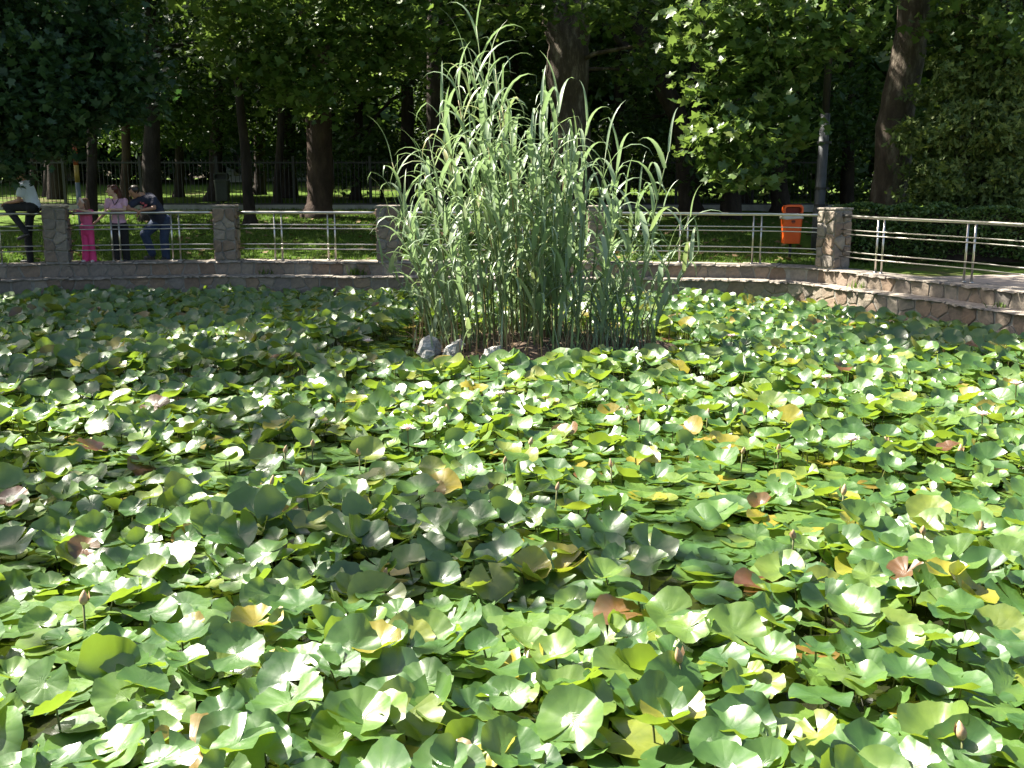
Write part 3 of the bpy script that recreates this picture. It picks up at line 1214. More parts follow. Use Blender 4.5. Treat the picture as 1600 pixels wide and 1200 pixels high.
SPRAY_LEAF = (np.array([[0, -.5, 0], [.10, -.1, .02], [.34, .14, .05], [.08, .08, 0], [.20, .42, .04], [0, .55, 0], [-.20, .42, .04], [-.08, .08, 0], [-.34, .14, .05], [-.10, -.1, .02]], float),
              np.array([[0, 1, 9], [1, 2, 3], [1, 3, 9], [9, 3, 7], [3, 4, 5], [3, 5, 7], [7, 5, 6], [9, 7, 8]]))


def cloud(C, size, tmpl, up=0.6, droop=0.0, var=0.45):
    """leaves at the points C: verts, tris, random value per vertex"""
    n = len(C)
    nr = rng.normal(0, 1, (n, 3))
    nr[:, 2] = np.abs(nr[:, 2]) + up
    nr /= np.linalg.norm(nr, axis=1)[:, None]
    t = rng.normal(0, 1, (n, 3))
    t[:, 2] -= droop
    t -= nr * (t * nr).sum(1)[:, None]
    t /= np.linalg.norm(t, axis=1)[:, None]
    b = np.cross(t, nr)
    V, T = tmpl
    s = size * (1 + rng.uniform(-var, var, n))
    P = (V[None, :, 0, None] * b[:, None, :] + V[None, :, 1, None] * t[:, None, :] + V[None, :, 2, None] * nr[:, None, :]) * s[:, None, None] + C[:, None, :]
    k = len(V)
    Fc = (T[None] + (np.arange(n) * k)[:, None, None]).reshape(-1, 3)
    return P.reshape(-1, 3), Fc, np.repeat(rng.random(n), k)


def clump_points(clumps, per, spread):
    """leaf positions: ellipsoids filled with small twig clusters, gaps between them"""
    out = []
    for (cx, cy, cz, rx, ry, rz, n) in clumps:
        k = max(3, int(n / per))
        d = rng.normal(0, 1, (k, 3))
        d /= np.linalg.norm(d, axis=1)[:, None]
        q = rng.uniform(0.25, 1.0, k) ** 0.5
        c = d * q[:, None] * np.array([rx, ry, rz]) + np.array([cx, cy, cz])
        for cc in c:
            m = max(2, int(rng.normal(per, per * .35)))
            g = rng.normal(0, 1, (m, 3)) * np.array([1, 1, 0.55]) * spread * rng.uniform(0.6, 1.3)
            out.append(cc + g)
    return np.concatenate(out)


def tree(name, label, cat, base, trunk, radii, clumps, mat, bark, tmpl, size, per=22, spread=0.3, up=0.6, droop=0.0, group=None, limbs=(), twigs=True, sides=12, keep=None):
    """trunk: list of world points from base to top"""
    root = empty(name, base)
    tag(root, label, cat, group)
    B = Vector(base)
    pts = [Vector(p) - B for p in trunk]
    # subdivide the trunk and make it uneven
    fine, fr = [], []
    for i in range(len(pts) - 1):
        for k in range(5):
            t = k / 5
            j = Vector((mnoise.noise(Vector((i + t, B.x, 1))), mnoise.noise(Vector((i + t, B.y, 5))), 0)) * radii[i] * 0.35
            fine.append(pts[i].lerp(pts[i + 1], t) + j)
            fr.append((radii[i] * (1 - t) + radii[i + 1] * t) * (1 + 0.10 * mnoise.noise(Vector((B.x, i * 3 + t * 4, 2)))))
    fine.append(pts[-1]); fr.append(radii[-1])
    mb = MB()
    # root flare
    mb.tube([fine[0] + Vector((0, 0, -0.3)), fine[0] + Vector((0, 0, 0.06))] + fine[1:], [fr[0] * 1.55, fr[0] * 1.35] + fr[1:], sides)
    mb.build('trunk', M[bark], root, True)
    mb = MB()
    nb = 0
    for lp, lr in limbs:
        q = [Vector(p) - B for p in lp]
        f2, r2 = [], []
        for i in range(len(q) - 1):
            for k in range(4):
                t = k / 4
                f2.append(q[i].lerp(q[i + 1], t) + Vector((mnoise.noise(Vector((i + t, q[0].x, 1))), mnoise.noise(Vector((i + t, q[0].z, 5))), mnoise.noise(Vector((i + t, q[0].y, 9))))) * lr[i] * 0.6)
                r2.append(lr[i] * (1 - t) + lr[i + 1] * t)
        f2.append(q[-1]); r2.append(lr[-1])
        lb = MB(); lb.tube(f2, r2, 8); lb.build('branch', M[bark], root, True)
    H_ = max(p.z for p in fine)
    nodes = [(p, r_) for p, r_ in zip(fine, fr) if p.z > 0.38 * H_]
    for lp, lr in limbs:
        nodes += [(Vector(p) - B, r_) for p, r_ in zip(lp, lr)][1:]
    ordered = sorted(clumps, key=lambda c: min((p - (Vector(c[:3]) - B)).length for p, _ in nodes[:60])) if twigs else []
    for c in ordered:
        cc = Vector(c[:3]) - B
        cand, cr = min(nodes, key=lambda q: (q[0] - cc).length + max(0, q[0].z - cc.z + 0.3) * 0.8)
        L = (cc - cand).length
        if L < 0.2: continue
        r = min(cr * 0.7, 0.016 * L + 0.025)
        a, b_ = cand, cc
        mid = a.lerp(b_, 0.5) + Vector((rnd.uniform(-.12, .12) * L, rnd.uniform(-.12, .12) * L, rnd.uniform(-.02, .14) * L))
        m1, m2 = a.lerp(mid, .5) + Vector((0, 0, .03 * L)), mid.lerp(b_, .55)
        mb = MB()
        mb.tube([a, m1, mid, m2, b_], [r, r * .85, r * .65, r * .5, r * .35], 6)
        nodes += [(mid, r * .65), (b_, max(.02, r * .5))]
        for _ in range(3):
            e = b_ + Vector((rnd.uniform(-1, 1) * c[3], rnd.uniform(-1, 1) * c[4], rnd.uniform(-.8, .8) * c[5])) * 0.75
            mb.tube([mid.lerp(b_, .3), mid.lerp(e, .7) + Vector((0, 0, .05)), e], [r * .4, r * .25, r * .08], 5)
        mb.build('branch', M[bark], root, True)
    if clumps:
        P = clump_points(clumps, per, spread)
        if keep is not None:
            P = P[keep(P)]
        v, f, ra = cloud(P - np.array(B), size, tmpl, up, droop)
        link('crown', mesh('crown', v, f, M[mat], False, ra), root)
    return root


def ground_pt(px, depth):
    x = (px - 800) / F * depth
    return Vector((x, depth, ground_h(x, depth)))


def col(px, ys, depth):
    return [at(px if not isinstance(px, (list, tuple)) else px[i], y, depth) for i, y in enumerate(ys)]


def cl(px, py, depth, rx, ry, rz, n):
    p = at(px, py, depth)
    return (p.x, p.y, p.z, rx, ry, rz, n)


def canopy(x, y, z, n, r, rz, seed, m):
    rg = random.Random(seed)
    out = []
    for _ in range(n):
        a = rg.uniform(0, 6.28); q = math.sqrt(rg.random())
        out.append((x + math.cos(a) * r * q, y + math.sin(a) * r * q, z + rg.uniform(-1, 1) * rz, r * .34, r * .34, rz * .55, m))
    return out


# --- the dark broadleaf tree whose boughs hang over the left bank
b = Vector((-14.2, 23.2, ground_h(-14.2, 23.2)))
tree('broadleaf_tree', 'dark blue-green leafy tree hanging over the seated man at upper left', 'tree', b,
     [b, b + Vector((.2, -.1, 2.2)), b + Vector((.5, -.4, 4.5)), b + Vector((.7, -.5, 8))], [.32, .27, .22, .1],
     [cl(30, 60, 20.5, 1.5, 1.3, 1.1, 1500), cl(120, 115, 20.8, 1.25, 1.2, .7, 1500), cl(40, 180, 20.2, 1.2, 1.1, .6, 1500), cl(160, 165, 21.2, .70, 1.0, .40, 800), cl(12, 262, 20.0, .45, .6, .22, 330),
      cl(70, 222, 20.6, .6, .8, .25, 480), cl(195, 130, 21.8, .65, .9, .5, 700), cl(225, 170, 21.6, .25, .6, .25, 160), cl(100, 30, 21.0, 1.2, 1.2, .9, 1100), cl(180, 70, 21.5, .9, 1.0, .7, 700),
      cl(-80, 120, 20, 1.6, 1.6, 1.6, 1500), cl(-90, 0, 21, 1.8, 1.8, 1.6, 1500), cl(60, -80, 21, 2.2, 2, 1.2, 1500), cl(-120, -180, 21, 2.6, 2.4, 1.5, 1800), cl(120, -190, 22, 2.2, 2.2, 1.4, 1500), cl(-160, 160, 21, 1.2, 1.2, 1, 900)],
     'maple', 'bark_dark', PLANE_LEAF, 0.17, 24, 0.24, up=0.5, droop=.3)

# --- plane tree at the left of the reeds
b = ground_pt(503, 31.5)
tree('plane_tree', 'plane tree left of the reeds with thick reddish trunk by the fence', 'tree', b,
     [b, at(503, 250, 31.5), at(497, 170, 31.5), at(500, 90, 31.2), at(480, 0, 31), at(470, -160, 31)], [.40, .37, .36, .35, .30, .16],
     [cl(400, 20, 27.5, 1.4, 1.4, .9, 800), cl(480, 50, 27, 1.5, 1.3, .9, 900), cl(560, 30, 27.5, 1.3, 1.2, .9, 700), cl(430, 110, 27.3, 1.0, 1.0, .55, 480), cl(560, 110, 27.5, .9, .9, .55, 400), cl(520, 150, 27.2, .7, .8, .4, 260),
      cl(375, 70, 27.8, .8, .8, .6, 350), cl(640, 60, 28, 1.1, 1.2, 1.0, 500), cl(455, 160, 28.4, .55, .6, .35, 130), cl(350, -40, 27, 1.8, 1.8, 1.1, 800), cl(500, -80, 27, 2.2, 2, 1.4, 1200), cl(620, -70, 28, 2, 2, 1.3, 1000)]
     + canopy(b.x + .5, b.y + 4, 11.5, 9, 5.0, 1.6, 3, 650),
     'plane', 'bark_red', PLANE_LEAF, 0.23, 16, 0.34, up=0.7, droop=.2, limbs=[([at(500, 180, 31.3), at(486, 172, 30.9), at(482, 200, 30.8)], [.12, .08, .03])])

# --- great plane tree in the middle, behind the reeds
b = ground_pt(884, 29)
tree('plane_tree', 'massive forked plane tree trunk directly behind the reeds', 'tree', b,
     [b, at(886, 260, 29), at(884, 160, 29), at(884, 90, 29), at(876, 40, 29), at(858, -20, 28.8), at(850, -150, 28.6)], [.60, .54, .53, .56, .46, .34, .18],
     [cl(700, 30, 26.5, 1.2, 1.2, .8, 420), cl(800, 10, 26.5, 1.1, 1.1, .6, 420), cl(1000, 15, 26, 1.2, 1.2, .7, 420), cl(920, -30, 26, 1.8, 1.8, .8, 600), cl(1060, 60, 27, .9, .9, .8, 320), cl(1000, 110, 30.5, .9, .9, .5, 240)]
     + canopy(b.x, b.y + 3, 11.5, 12, 5.6, 1.8, 4, 700) + canopy(-0.4, 20.0, 10.2, 6, 2.2, 1.2, 14, 380),  # second canopy: clumps out of view, added to shade the right-hand wall
     'plane', 'bark_plane', PLANE_LEAF, 0.22, 16, 0.36, up=0.7, droop=.2, sides=16,
     limbs=[([at(886, 110, 29), at(904, 50, 28.9), at(916, -10, 28.8), at(930, -120, 28.5)], [.42, .34, .27, .12])])

# --- leaning tree right of it
b = ground_pt(1078, 32)
tree('leaning_tree', 'slanting dark forked tree right of the massive plane trunk', 'tree', b,
     [b, at(1072, 240, 32), at(1058, 180, 32), at(1030, 110, 32), at(1005, 60, 32), at(975, 0, 32), at(930, -120, 32)], [.34, .32, .30, .27, .24, .20, .1],
     canopy(b.x - 2, b.y, 10.5, 8, 5, 1.6, 5, 560) + [cl(1090, 30, 33, 1.6, 1.3, 1.1, 500), cl(1010, 190, 34, 1.1, 1, .7, 280)],
     'wood', 'bark_dark', SIMPLE_LEAF, 0.24, 18, 0.38, limbs=[([at(1035, 120, 32), at(1000, 100, 31.8), at(965, 60, 31.6), at(935, 30, 31.4)], [.17, .14, .11, .06]),
                                                           ([at(1085, 250, 31.8), at(1088, 120, 31.8), at(1092, 30, 31.8), at(1096, -60, 31.8)], [.14, .17, .15, .1])])

# --- plane tree on the right, with the low bough
b = ground_pt(1398, 25)
tree('plane_tree', 'plane tree with pale mottled trunk behind the hedge and a low leafy bough', 'tree', b,
     [b, at(1390, 290, 25), at(1396, 200, 25), at(1412, 120, 25), at(1424, 50, 25), at(1430, -20, 25), at(1440, -180, 25)], [.44, .40, .40, .38, .36, .33, .2],
     [cl(1160, 215, 21.8, .95, .9, .55, 620), cl(1110, 220, 21.6, .5, .6, .4, 260), cl(1215, 210, 22, .55, .6, .6, 330), cl(1150, 275, 21.6, .6, .6, .22, 220), cl(1190, 150, 22, .9, .8, .6, 480), cl(1120, 120, 22.2, .8, .8, .5, 380),
      cl(1110, 40, 22, 1.1, 1, .6, 560), cl(1200, 60, 22, 1.1, 1, .7, 620), cl(1290, 30, 22.3, .9, .9, .55, 480), cl(1330, 50, 22, .5, .6, .3, 150), cl(1250, 95, 22.2, .6, .7, .35, 240), cl(1500, 20, 23, .9, .9, .5, 300), cl(1560, 60, 22.6, .6, .7, .4, 160),
      cl(1180, -50, 22, 2.0, 1.6, 1.0, 900), cl(1340, -60, 23, 1.8, 1.6, .9, 800), cl(1520, -70, 23, 2, 1.7, 1, 800)]
     + canopy(b.x, b.y, 11, 9, 5.5, 1.6, 6, 620),
     'plane', 'bark_plane', PLANE_LEAF, 0.21, 18, 0.26, up=0.55, droop=.5)

# --- feathery evergreen at the right edge
b = ground_pt(1530, 23.6)
tree('cypress_tree', 'dense feathery evergreen at the right edge overhanging the hedge', 'tree', b,
     [b, b + Vector((0, 0, 2.5)), b + Vector((.1, .1, 6)), b + Vector((.1, .1, 10))], [.20, .17, .12, .04],
     [cl(1470, 290, 23, .75, .8, .6, 2300), cl(1560, 290, 23, .9, .9, .7, 2800), cl(1440, 210, 23.3, .5, .7, .5, 1100), cl(1520, 200, 23, .9, .9, .7, 2500), cl(1590, 190, 23, .7, .9, .8, 1900), cl(1480, 120, 23.5, .7, .8, .7, 1500), cl(1560, 110, 23.3, .8, .9, .7, 1900),
      cl(1610, 320, 22.6, .7, .7, .5, 1400), cl(1500, 340, 23, .6, .6, .35, 900), cl(1540, 40, 23.5, .8, .9, .7, 1400), cl(1640, 230, 23.6, .8, .8, .9, 1300), cl(1540, -60, 24, .9, .9, .9, 900)],
     'cypress', 'bark_dark', SPRAY_LEAF, 0.165, 34, 0.15, up=0.1, droop=1.2)


# --- thin trunks by the fence and deeper in the wood
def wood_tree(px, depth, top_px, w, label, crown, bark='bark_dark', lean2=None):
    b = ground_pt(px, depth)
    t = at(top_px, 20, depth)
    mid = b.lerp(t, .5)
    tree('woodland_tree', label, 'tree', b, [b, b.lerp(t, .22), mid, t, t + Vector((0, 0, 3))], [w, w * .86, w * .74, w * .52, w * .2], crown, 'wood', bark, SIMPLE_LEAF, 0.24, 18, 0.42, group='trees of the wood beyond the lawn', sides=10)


def wc(px, depth, n, z0, z1, r, m, seed):
    """crown clumps round a column"""
    rg = random.Random(seed)
    x = (px - 800) / F * depth
    return [(x + rg.uniform(-r, r), depth + rg.uniform(-r, r), rg.uniform(z0, z1), r * .55, r * .55, .75, m) for _ in range(n)]


wood_tree(396, 29.5, 362, .17, 'thin pale trunk leaning left in front of the iron fence', wc(370, 31.5, 3, 10, 12, 2, 420, 1))
wood_tree(245, 30.5, 236, .30, 'stout dark trunk with flared foot behind the man in navy', wc(240, 30.5, 6, 6.3, 10, 2.3, 520, 2))
wood_tree(150, 30.0, 146, .17, 'straight dark trunk just right of the striped pole', wc(150, 30, 5, 6.2, 9.5, 2.0, 480, 3))
wood_tree(205, 38.0, 196, .19, 'reddish slim trunk behind the woman in pink', wc(200, 38, 9, 4.6, 12, 2.2, 480, 4), 'bark_red')
wood_tree(62, 43.0, 60, .15, 'leftmost slim trunk on the sunlit grass beyond the fence', wc(60, 43, 2, 9.5, 12, 2.0, 300, 5))
wood_tree(86, 42.0, 84, .17, 'slim trunk next to the leftmost one on the sunlit grass', wc(90, 42, 2, 9.5, 12, 2.0, 300, 6))
wood_tree(287, 42.0, 284, .20, 'slim dark trunk between the stout flared trunk and the dark litter bin', wc(290, 42, 13, 3.9, 11, 2.4, 520, 7))
wood_tree(340, 39.0, 350, .28, 'broad shaded trunk left of the thin leaning trunk', wc(345, 39, 14, 3.8, 11, 2.3, 560, 8))
wood_tree(412, 44.0, 408, .27, 'dark trunk beyond the fence between thin leaning trunk and left plane tree', wc(410, 44, 13, 4.0, 11, 2.5, 560, 9))
wood_tree(438, 36.0, 446, .16, 'slim trunk close left of the reddish plane trunk', wc(440, 37, 9, 4.3, 10, 1.9, 480, 10))
for i, (px, dep, lab) in enumerate([(560, 40, 'dark trunk just right of the reddish plane trunk'), (640, 38, 'dark trunk in deep shade left of the reeds'), (720, 42, 'shaded trunk behind the tallest reed'), (800, 39, 'shaded trunk seen between the reeds left of the forked plane'),
                                   (960, 38, 'dark trunk in deep shade right of the forked plane'), (1150, 38, 'shaded trunk behind the low plane bough'), (1215, 33, 'shaded trunk behind the orange bin'), (1320, 36, 'dark trunk between lamp post and mottled plane trunk'), (1500, 36, 'shaded trunk behind the feathery evergreen'), (1600, 33, 'shaded trunk at the right edge behind the evergreen')]):
    wood_tree(px, dep, px + rnd.uniform(-14, 14), rnd.uniform(.18, .30), lab, wc(px, dep, 12, 3.0, 12, 2.7, 660, 20 + i))

# shrubs that close the wood's floor behind the right half of the fence
for i, (px, dep, lab) in enumerate([(600, 41, 'dark undergrowth shrub left of the reeds beyond the fence'), (700, 43, 'dark undergrowth shrub behind the tallest reeds'), (800, 41, 'dark undergrowth shrub left of the forked plane'), (980, 42, 'dark undergrowth shrub right of the forked plane'),
                                   (1080, 40, 'dark undergrowth shrub behind the leaning tree'), (1190, 39, 'dark undergrowth shrub behind the orange bin'), (1320, 39, 'dark undergrowth shrub behind the lamp post'), (1480, 38, 'dark undergrowth shrub behind the feathery evergreen'),
                                   (30, 58, 'far shrub beyond the sunlit grass at the left edge'), (170, 57, 'far shrub beyond the sunlit grass behind the woman'), (235, 59, 'far shrub beyond the sunlit grass behind the man in navy'), (310, 56, 'far shrub behind the dark litter bin'), (520, 55, 'far shrub behind the reddish plane trunk')]):
    b = ground_pt(px, dep)
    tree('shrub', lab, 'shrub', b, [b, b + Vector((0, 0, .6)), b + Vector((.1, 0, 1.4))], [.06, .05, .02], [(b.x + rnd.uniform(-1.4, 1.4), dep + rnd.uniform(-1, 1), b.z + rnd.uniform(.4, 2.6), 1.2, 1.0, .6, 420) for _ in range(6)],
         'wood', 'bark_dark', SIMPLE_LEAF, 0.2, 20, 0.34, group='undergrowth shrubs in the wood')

# shade trees on the left bank, beyond the frame: they throw the dappled shade on the pond
for i, (x, y, cx_, cy_, z, r, n, m_, lab) in enumerate([(-15.6, 12.4, -11.0, 12.6, 9.5, 3.4, 8, 230, 'broadleaf tree on the left bank level with the island'),
                                                   (-16.2, 19.6, -12.0, 19.6, 9.8, 4.0, 17, 420, 'large broadleaf tree at the far left corner of the pond')]):
    b = Vector((x, y, ground_h(x, y)))
    tree('shade_tree', lab, 'tree', b, [b, b + Vector((.4, 0, 3.4)), b + Vector((1.6, 0, 6.6)), b + Vector((3, .1, 9))], [.34, .30, .22, .1], canopy(cx_, cy_, z, n, r, 1.4, 60 + i, m_) + (canopy(-7.0, 12.4, 9.6, 4, 2.8, 0.9, 75, 110) if i == 0 else []),
         'plane', 'bark_plane', PLANE_LEAF, 0.26, 18, 0.42)

# tall trees added so that their unseen crowns shade wood and lawn, trunks beyond the frame on the left and standing in the wood
for i, (x, y, z, r, n, lab) in enumerate([(-22, 27, 12, 6, 16, 'tall shade tree added beyond the lawn at far left'), (-17, 40, 12.5, 5, 13, 'tall shade tree added beyond the fence behind the striped pole'), (-8.6, 41.5, 13.5, 5.5, 14, 'tall shade tree added to roof the wood behind the people'), (-2.3, 31.5, 13, 5, 16, 'tall shade tree added to roof the lawn between left plane and reeds'), (-14.5, 29.0, 11.5, 4.5, 13, 'tall shade tree added beyond the lawn left of the striped pole'),
                                          (6.3, 31, 13.5, 6, 18, 'tall shade tree added to roof the wood behind the orange bin'), (12.5, 30, 13, 6, 14, 'tall shade tree added at far right behind the evergreen'), (2, 38, 14, 6.5, 17, 'tall shade tree added to roof the wood behind the forked plane'), (-2.5, 45, 14, 7, 14, 'tall shade tree added deep in the wood left of the reeds'), (9, 44, 14, 7, 14, 'tall shade tree added deep in the wood at right')]):
    b = Vector((x, y, ground_h(x, y)))
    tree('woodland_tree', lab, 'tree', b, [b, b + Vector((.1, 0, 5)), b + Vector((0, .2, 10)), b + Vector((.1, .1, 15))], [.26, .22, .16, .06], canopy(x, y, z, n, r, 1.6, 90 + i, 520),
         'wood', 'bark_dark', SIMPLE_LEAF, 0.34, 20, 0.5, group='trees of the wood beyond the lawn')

# far wood that reads as one mass
k = 46000
a = rng.uniform(-0.85, 0.70, k)
d = rng.uniform(58, 84, k)
P = np.stack([np.sin(a) * d, np.cos(a) * d, 1.8 + rng.uniform(0, 1, k) ** 0.8 * 20], 1)
P = np.concatenate([P + rng.normal(0, .6, P.shape) for _ in range(2)])
lowx = (P[:, 0] / P[:, 1] < -0.16) & (P[:, 2] < 3.0) & (P[:, 1] < 64)
P = P[~lowx]
v, f, ra = cloud(P, 0.95, CLUMP_LEAF, .5)
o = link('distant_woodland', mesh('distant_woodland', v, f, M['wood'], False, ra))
tag(o, 'dark mass of distant trees closing the view behind the park', 'woodland', kind='stuff')

# ------------------------------------------------------------------ hedge
def build_hedge():
    A, B_ = Vector((6.55, 21.9, 0)), Vector((10.3, 20.75, 0))
    h = 1.10
    root = empty('hedge', (A + B_) / 2 + Vector((0, 0.5, W)))
    tag(root, 'clipped dark green box hedge behind the right-hand railing', 'hedge')
    C = root.location
    d = (B_ - A).normalized()
    nrm = Vector((-d.y, d.x, 0))
    L = (B_ - A).length
    n = 15000
    s = rng.uniform(0, L, n)
    face = rng.random(n)
    dep = np.where(face < .55, rng.normal(0, .09, n), rng.uniform(0, 1.0, n))
    z = np.where(face < .55, rng.uniform(0.10, h, n), h - np.abs(rng.normal(0, .05, n)))
    bumpy = np.array([0.20 * mnoise.noise(Vector((float(a_) * 2.2, float(b_) * 2.2, 0))) for a_, b_ in zip(s, z)])
    P = np.array(A)[None] + s[:, None] * np.array(d)[None] + (dep + bumpy)[:, None] * np.array(nrm)[None]
    P[:, 2] = W + z + bumpy * 0.8
    v, f, ra = cloud(P - np.array(C), 0.075, SIMPLE_LEAF, .3)
    link('foliage', mesh('foliage', v, f, M['hedge'], False, ra), root)
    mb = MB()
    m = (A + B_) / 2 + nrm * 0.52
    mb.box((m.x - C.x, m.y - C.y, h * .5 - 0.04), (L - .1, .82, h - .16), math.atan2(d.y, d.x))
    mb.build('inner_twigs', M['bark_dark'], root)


build_hedge()


# ------------------------------------------------------------------ grass on the lawn
def build_grass():
    k = 26000
    x = rng.uniform(-13, 9.5, k)
    y = rng.uniform(20.5, 34, k) ** 1.0
    ok = np.array([not in_pond(a_, b_) and edge_dist(a_, b_) > 0.5 and (a_ < 6.4 or b_ < 21.6) and not (a_ > 7.4 and b_ < 20.9) and mnoise.noise(Vector((a_ * .35, b_ * .35, 7))) < 0.35 for a_, b_ in zip(x, y)])
    x, y = x[ok], y[ok]
    n = len(x)
    h = rng.uniform(.04, .10, n)
    z = np.array([ground_h(a_, b_) for a_, b_ in zip(x, y)])
    an = rng.uniform(0, 6.28, n)
    V = np.zeros((n, 3, 3, 3))
    for j in range(3):
        aa = an + j * 2.1
        ox, oy = np.cos(aa) * .03, np.sin(aa) * .03
        V[:, j, 0] = np.stack([x + ox - .012 * np.sin(aa), y + oy + .012 * np.cos(aa), z - .01], 1)
        V[:, j, 1] = np.stack([x + ox + .012 * np.sin(aa), y + oy - .012 * np.cos(aa), z - .01], 1)
        V[:, j, 2] = np.stack([x + ox * 2.6, y + oy * 2.6, z + h], 1)
    o = link('grass', mesh('grass', V.reshape(-1, 3), np.arange(n * 9).reshape(-1, 3), M['grass'], False, np.repeat(rng.random(n), 9)))
    tag(o, 'short grass blades on the lawn behind the railing', 'grass', kind='stuff')
    # fallen leaves
    k = 900
    x = rng.uniform(-13, 9, k); y = rng.uniform(21.5, 33, k)
    P = np.array([(a_, b_, ground_h(a_, b_) + 0.05) for a_, b_ in zip(x, y) if not in_pond(a_, b_) and edge_dist(a_, b_) > .5])
    v, f, ra = cloud(P, 0.13, PLANE_LEAF, 2.5)
    o = link('fallen_leaves', mesh('fallen_leaves', v, f, M['litter'], False, ra))
    tag(o, 'dry fallen leaves scattered over the lawn', 'leaves', kind='stuff')


build_grass()


def weed(u, off, z, n, h, label):
    p, d, nrm = path(u, off, z)
    V, Fc, ra = [], [], []
    for k in range(n):
        v, f = strap_leaf((rnd.gauss(0, .10), rnd.gauss(0, .03), 0), rnd.uniform(0, 6.28), rnd.uniform(.5, 1) * h, .018, rnd.uniform(.1, .9), rnd.uniform(.3, 1.4), rnd, 4)
        b = len(V); V += v; Fc += [tuple(i + b for i in q) for q in f]; ra += [rnd.random() * .8] * len(v)
    o = link('weed', mesh('weed', V, Fc, M['grass'], True, ra), None, p)
    tag(o, label, 'weed', 'weeds on the wall ledge')


weed(u_at_px(420), -0.10, LEDGE, 16, .20, 'small weed on the ledge below the middle of the lawn railing')
weed(u_at_px(560), -0.08, LEDGE, 46, .24, 'bushy grass tuft on the ledge just left of the reeds')
weed(u_at_px(1348), -0.08, LEDGE, 22, .20, 'weed tuft on the ledge right of the corner pillar')
weed(u_at_px(1572), -0.08, LEDGE, 14, .16, 'small weed on the ledge near the right edge')


# ------------------------------------------------------------------ iron fence and kerb beyond the lawn
def build_fence():
    y = 34.0
    xs0, xs1 = -19.0, 10.0
    root = empty('iron_fence', ((xs0 + xs1) / 2, y, ground_h(-4, y)))
    tag(root, 'long black iron bar fence across the back of the lawn', 'fence')
    C = root.location
    z0 = ground_h(-4, y)
    H = 1.55
    for z in (0.16, H - 0.10):
        mb = MB(); mb.box(((xs0 + xs1) / 2 - C.x, 0, z), (xs1 - xs0, .035, .05)); mb.build('rail', M['iron'], root)
    x = xs0
    while x <= xs1:
        mb = MB(); mb.box((0, 0, H / 2), (.085, .085, H + .12)); mb.box((0, 0, H + .08), (.11, .11, .04))
        mb.build('post', M['iron'], root, loc=(x - C.x, 0.01, 0)); x += 2.42
    bm_ = MB(); bm_.tube([(0, 0, .12), (0, 0, H - .02)], .011, 5)
    me = mesh('bar', bm_.v, bm_.f, M['iron'])
    x = xs0 + .12
    k = 0
    while x <= xs1 and k < 298:
        link('bar', me, root, (x - C.x, -0.004, 0)); x += .13; k += 1
    mb = MB()
    mb.box((0, 0, 0.03), (xs1 - xs0 + 1, .30, .22))
    o = mb.build('kerb', M['kerb'], None, loc=((xs0 + xs1) / 2, y, z0))
    tag(o, 'pale concrete kerb under the iron fence', 'kerb', kind='structure')


build_fence()


# ------------------------------------------------------------------ litter bins, lamp posts
def rrect(w, d, r, n=4):
    pts = []
    for cx, cy, a0 in ((w / 2 - r, d / 2 - r, 0), (-w / 2 + r, d / 2 - r, 90), (-w / 2 + r, -d / 2 + r, 180), (w / 2 - r, -d / 2 + r, 270)):
        for k in range(n + 1):
            a = R(a0 + 90 * k / n)
            pts.append((cx + r * math.cos(a), cy + r * math.sin(a)))
    return pts


def loft(mb, secs, m=0, cap0=True, cap1=True):
    n = len(secs[0])
    V = [p for s in secs for p in s]
    Fc = []
    for i in range(len(secs) - 1):
        for k in range(n):
            Fc.append((i * n + k, i * n + (k + 1) % n, (i + 1) * n + (k + 1) % n, (i + 1) * n + k))
    if cap0: Fc.append(tuple(range(n - 1, -1, -1)))
    if cap1: Fc.append(tuple((len(secs) - 1) * n + k for k in range(n)))
    mb.add(V, Fc, m)


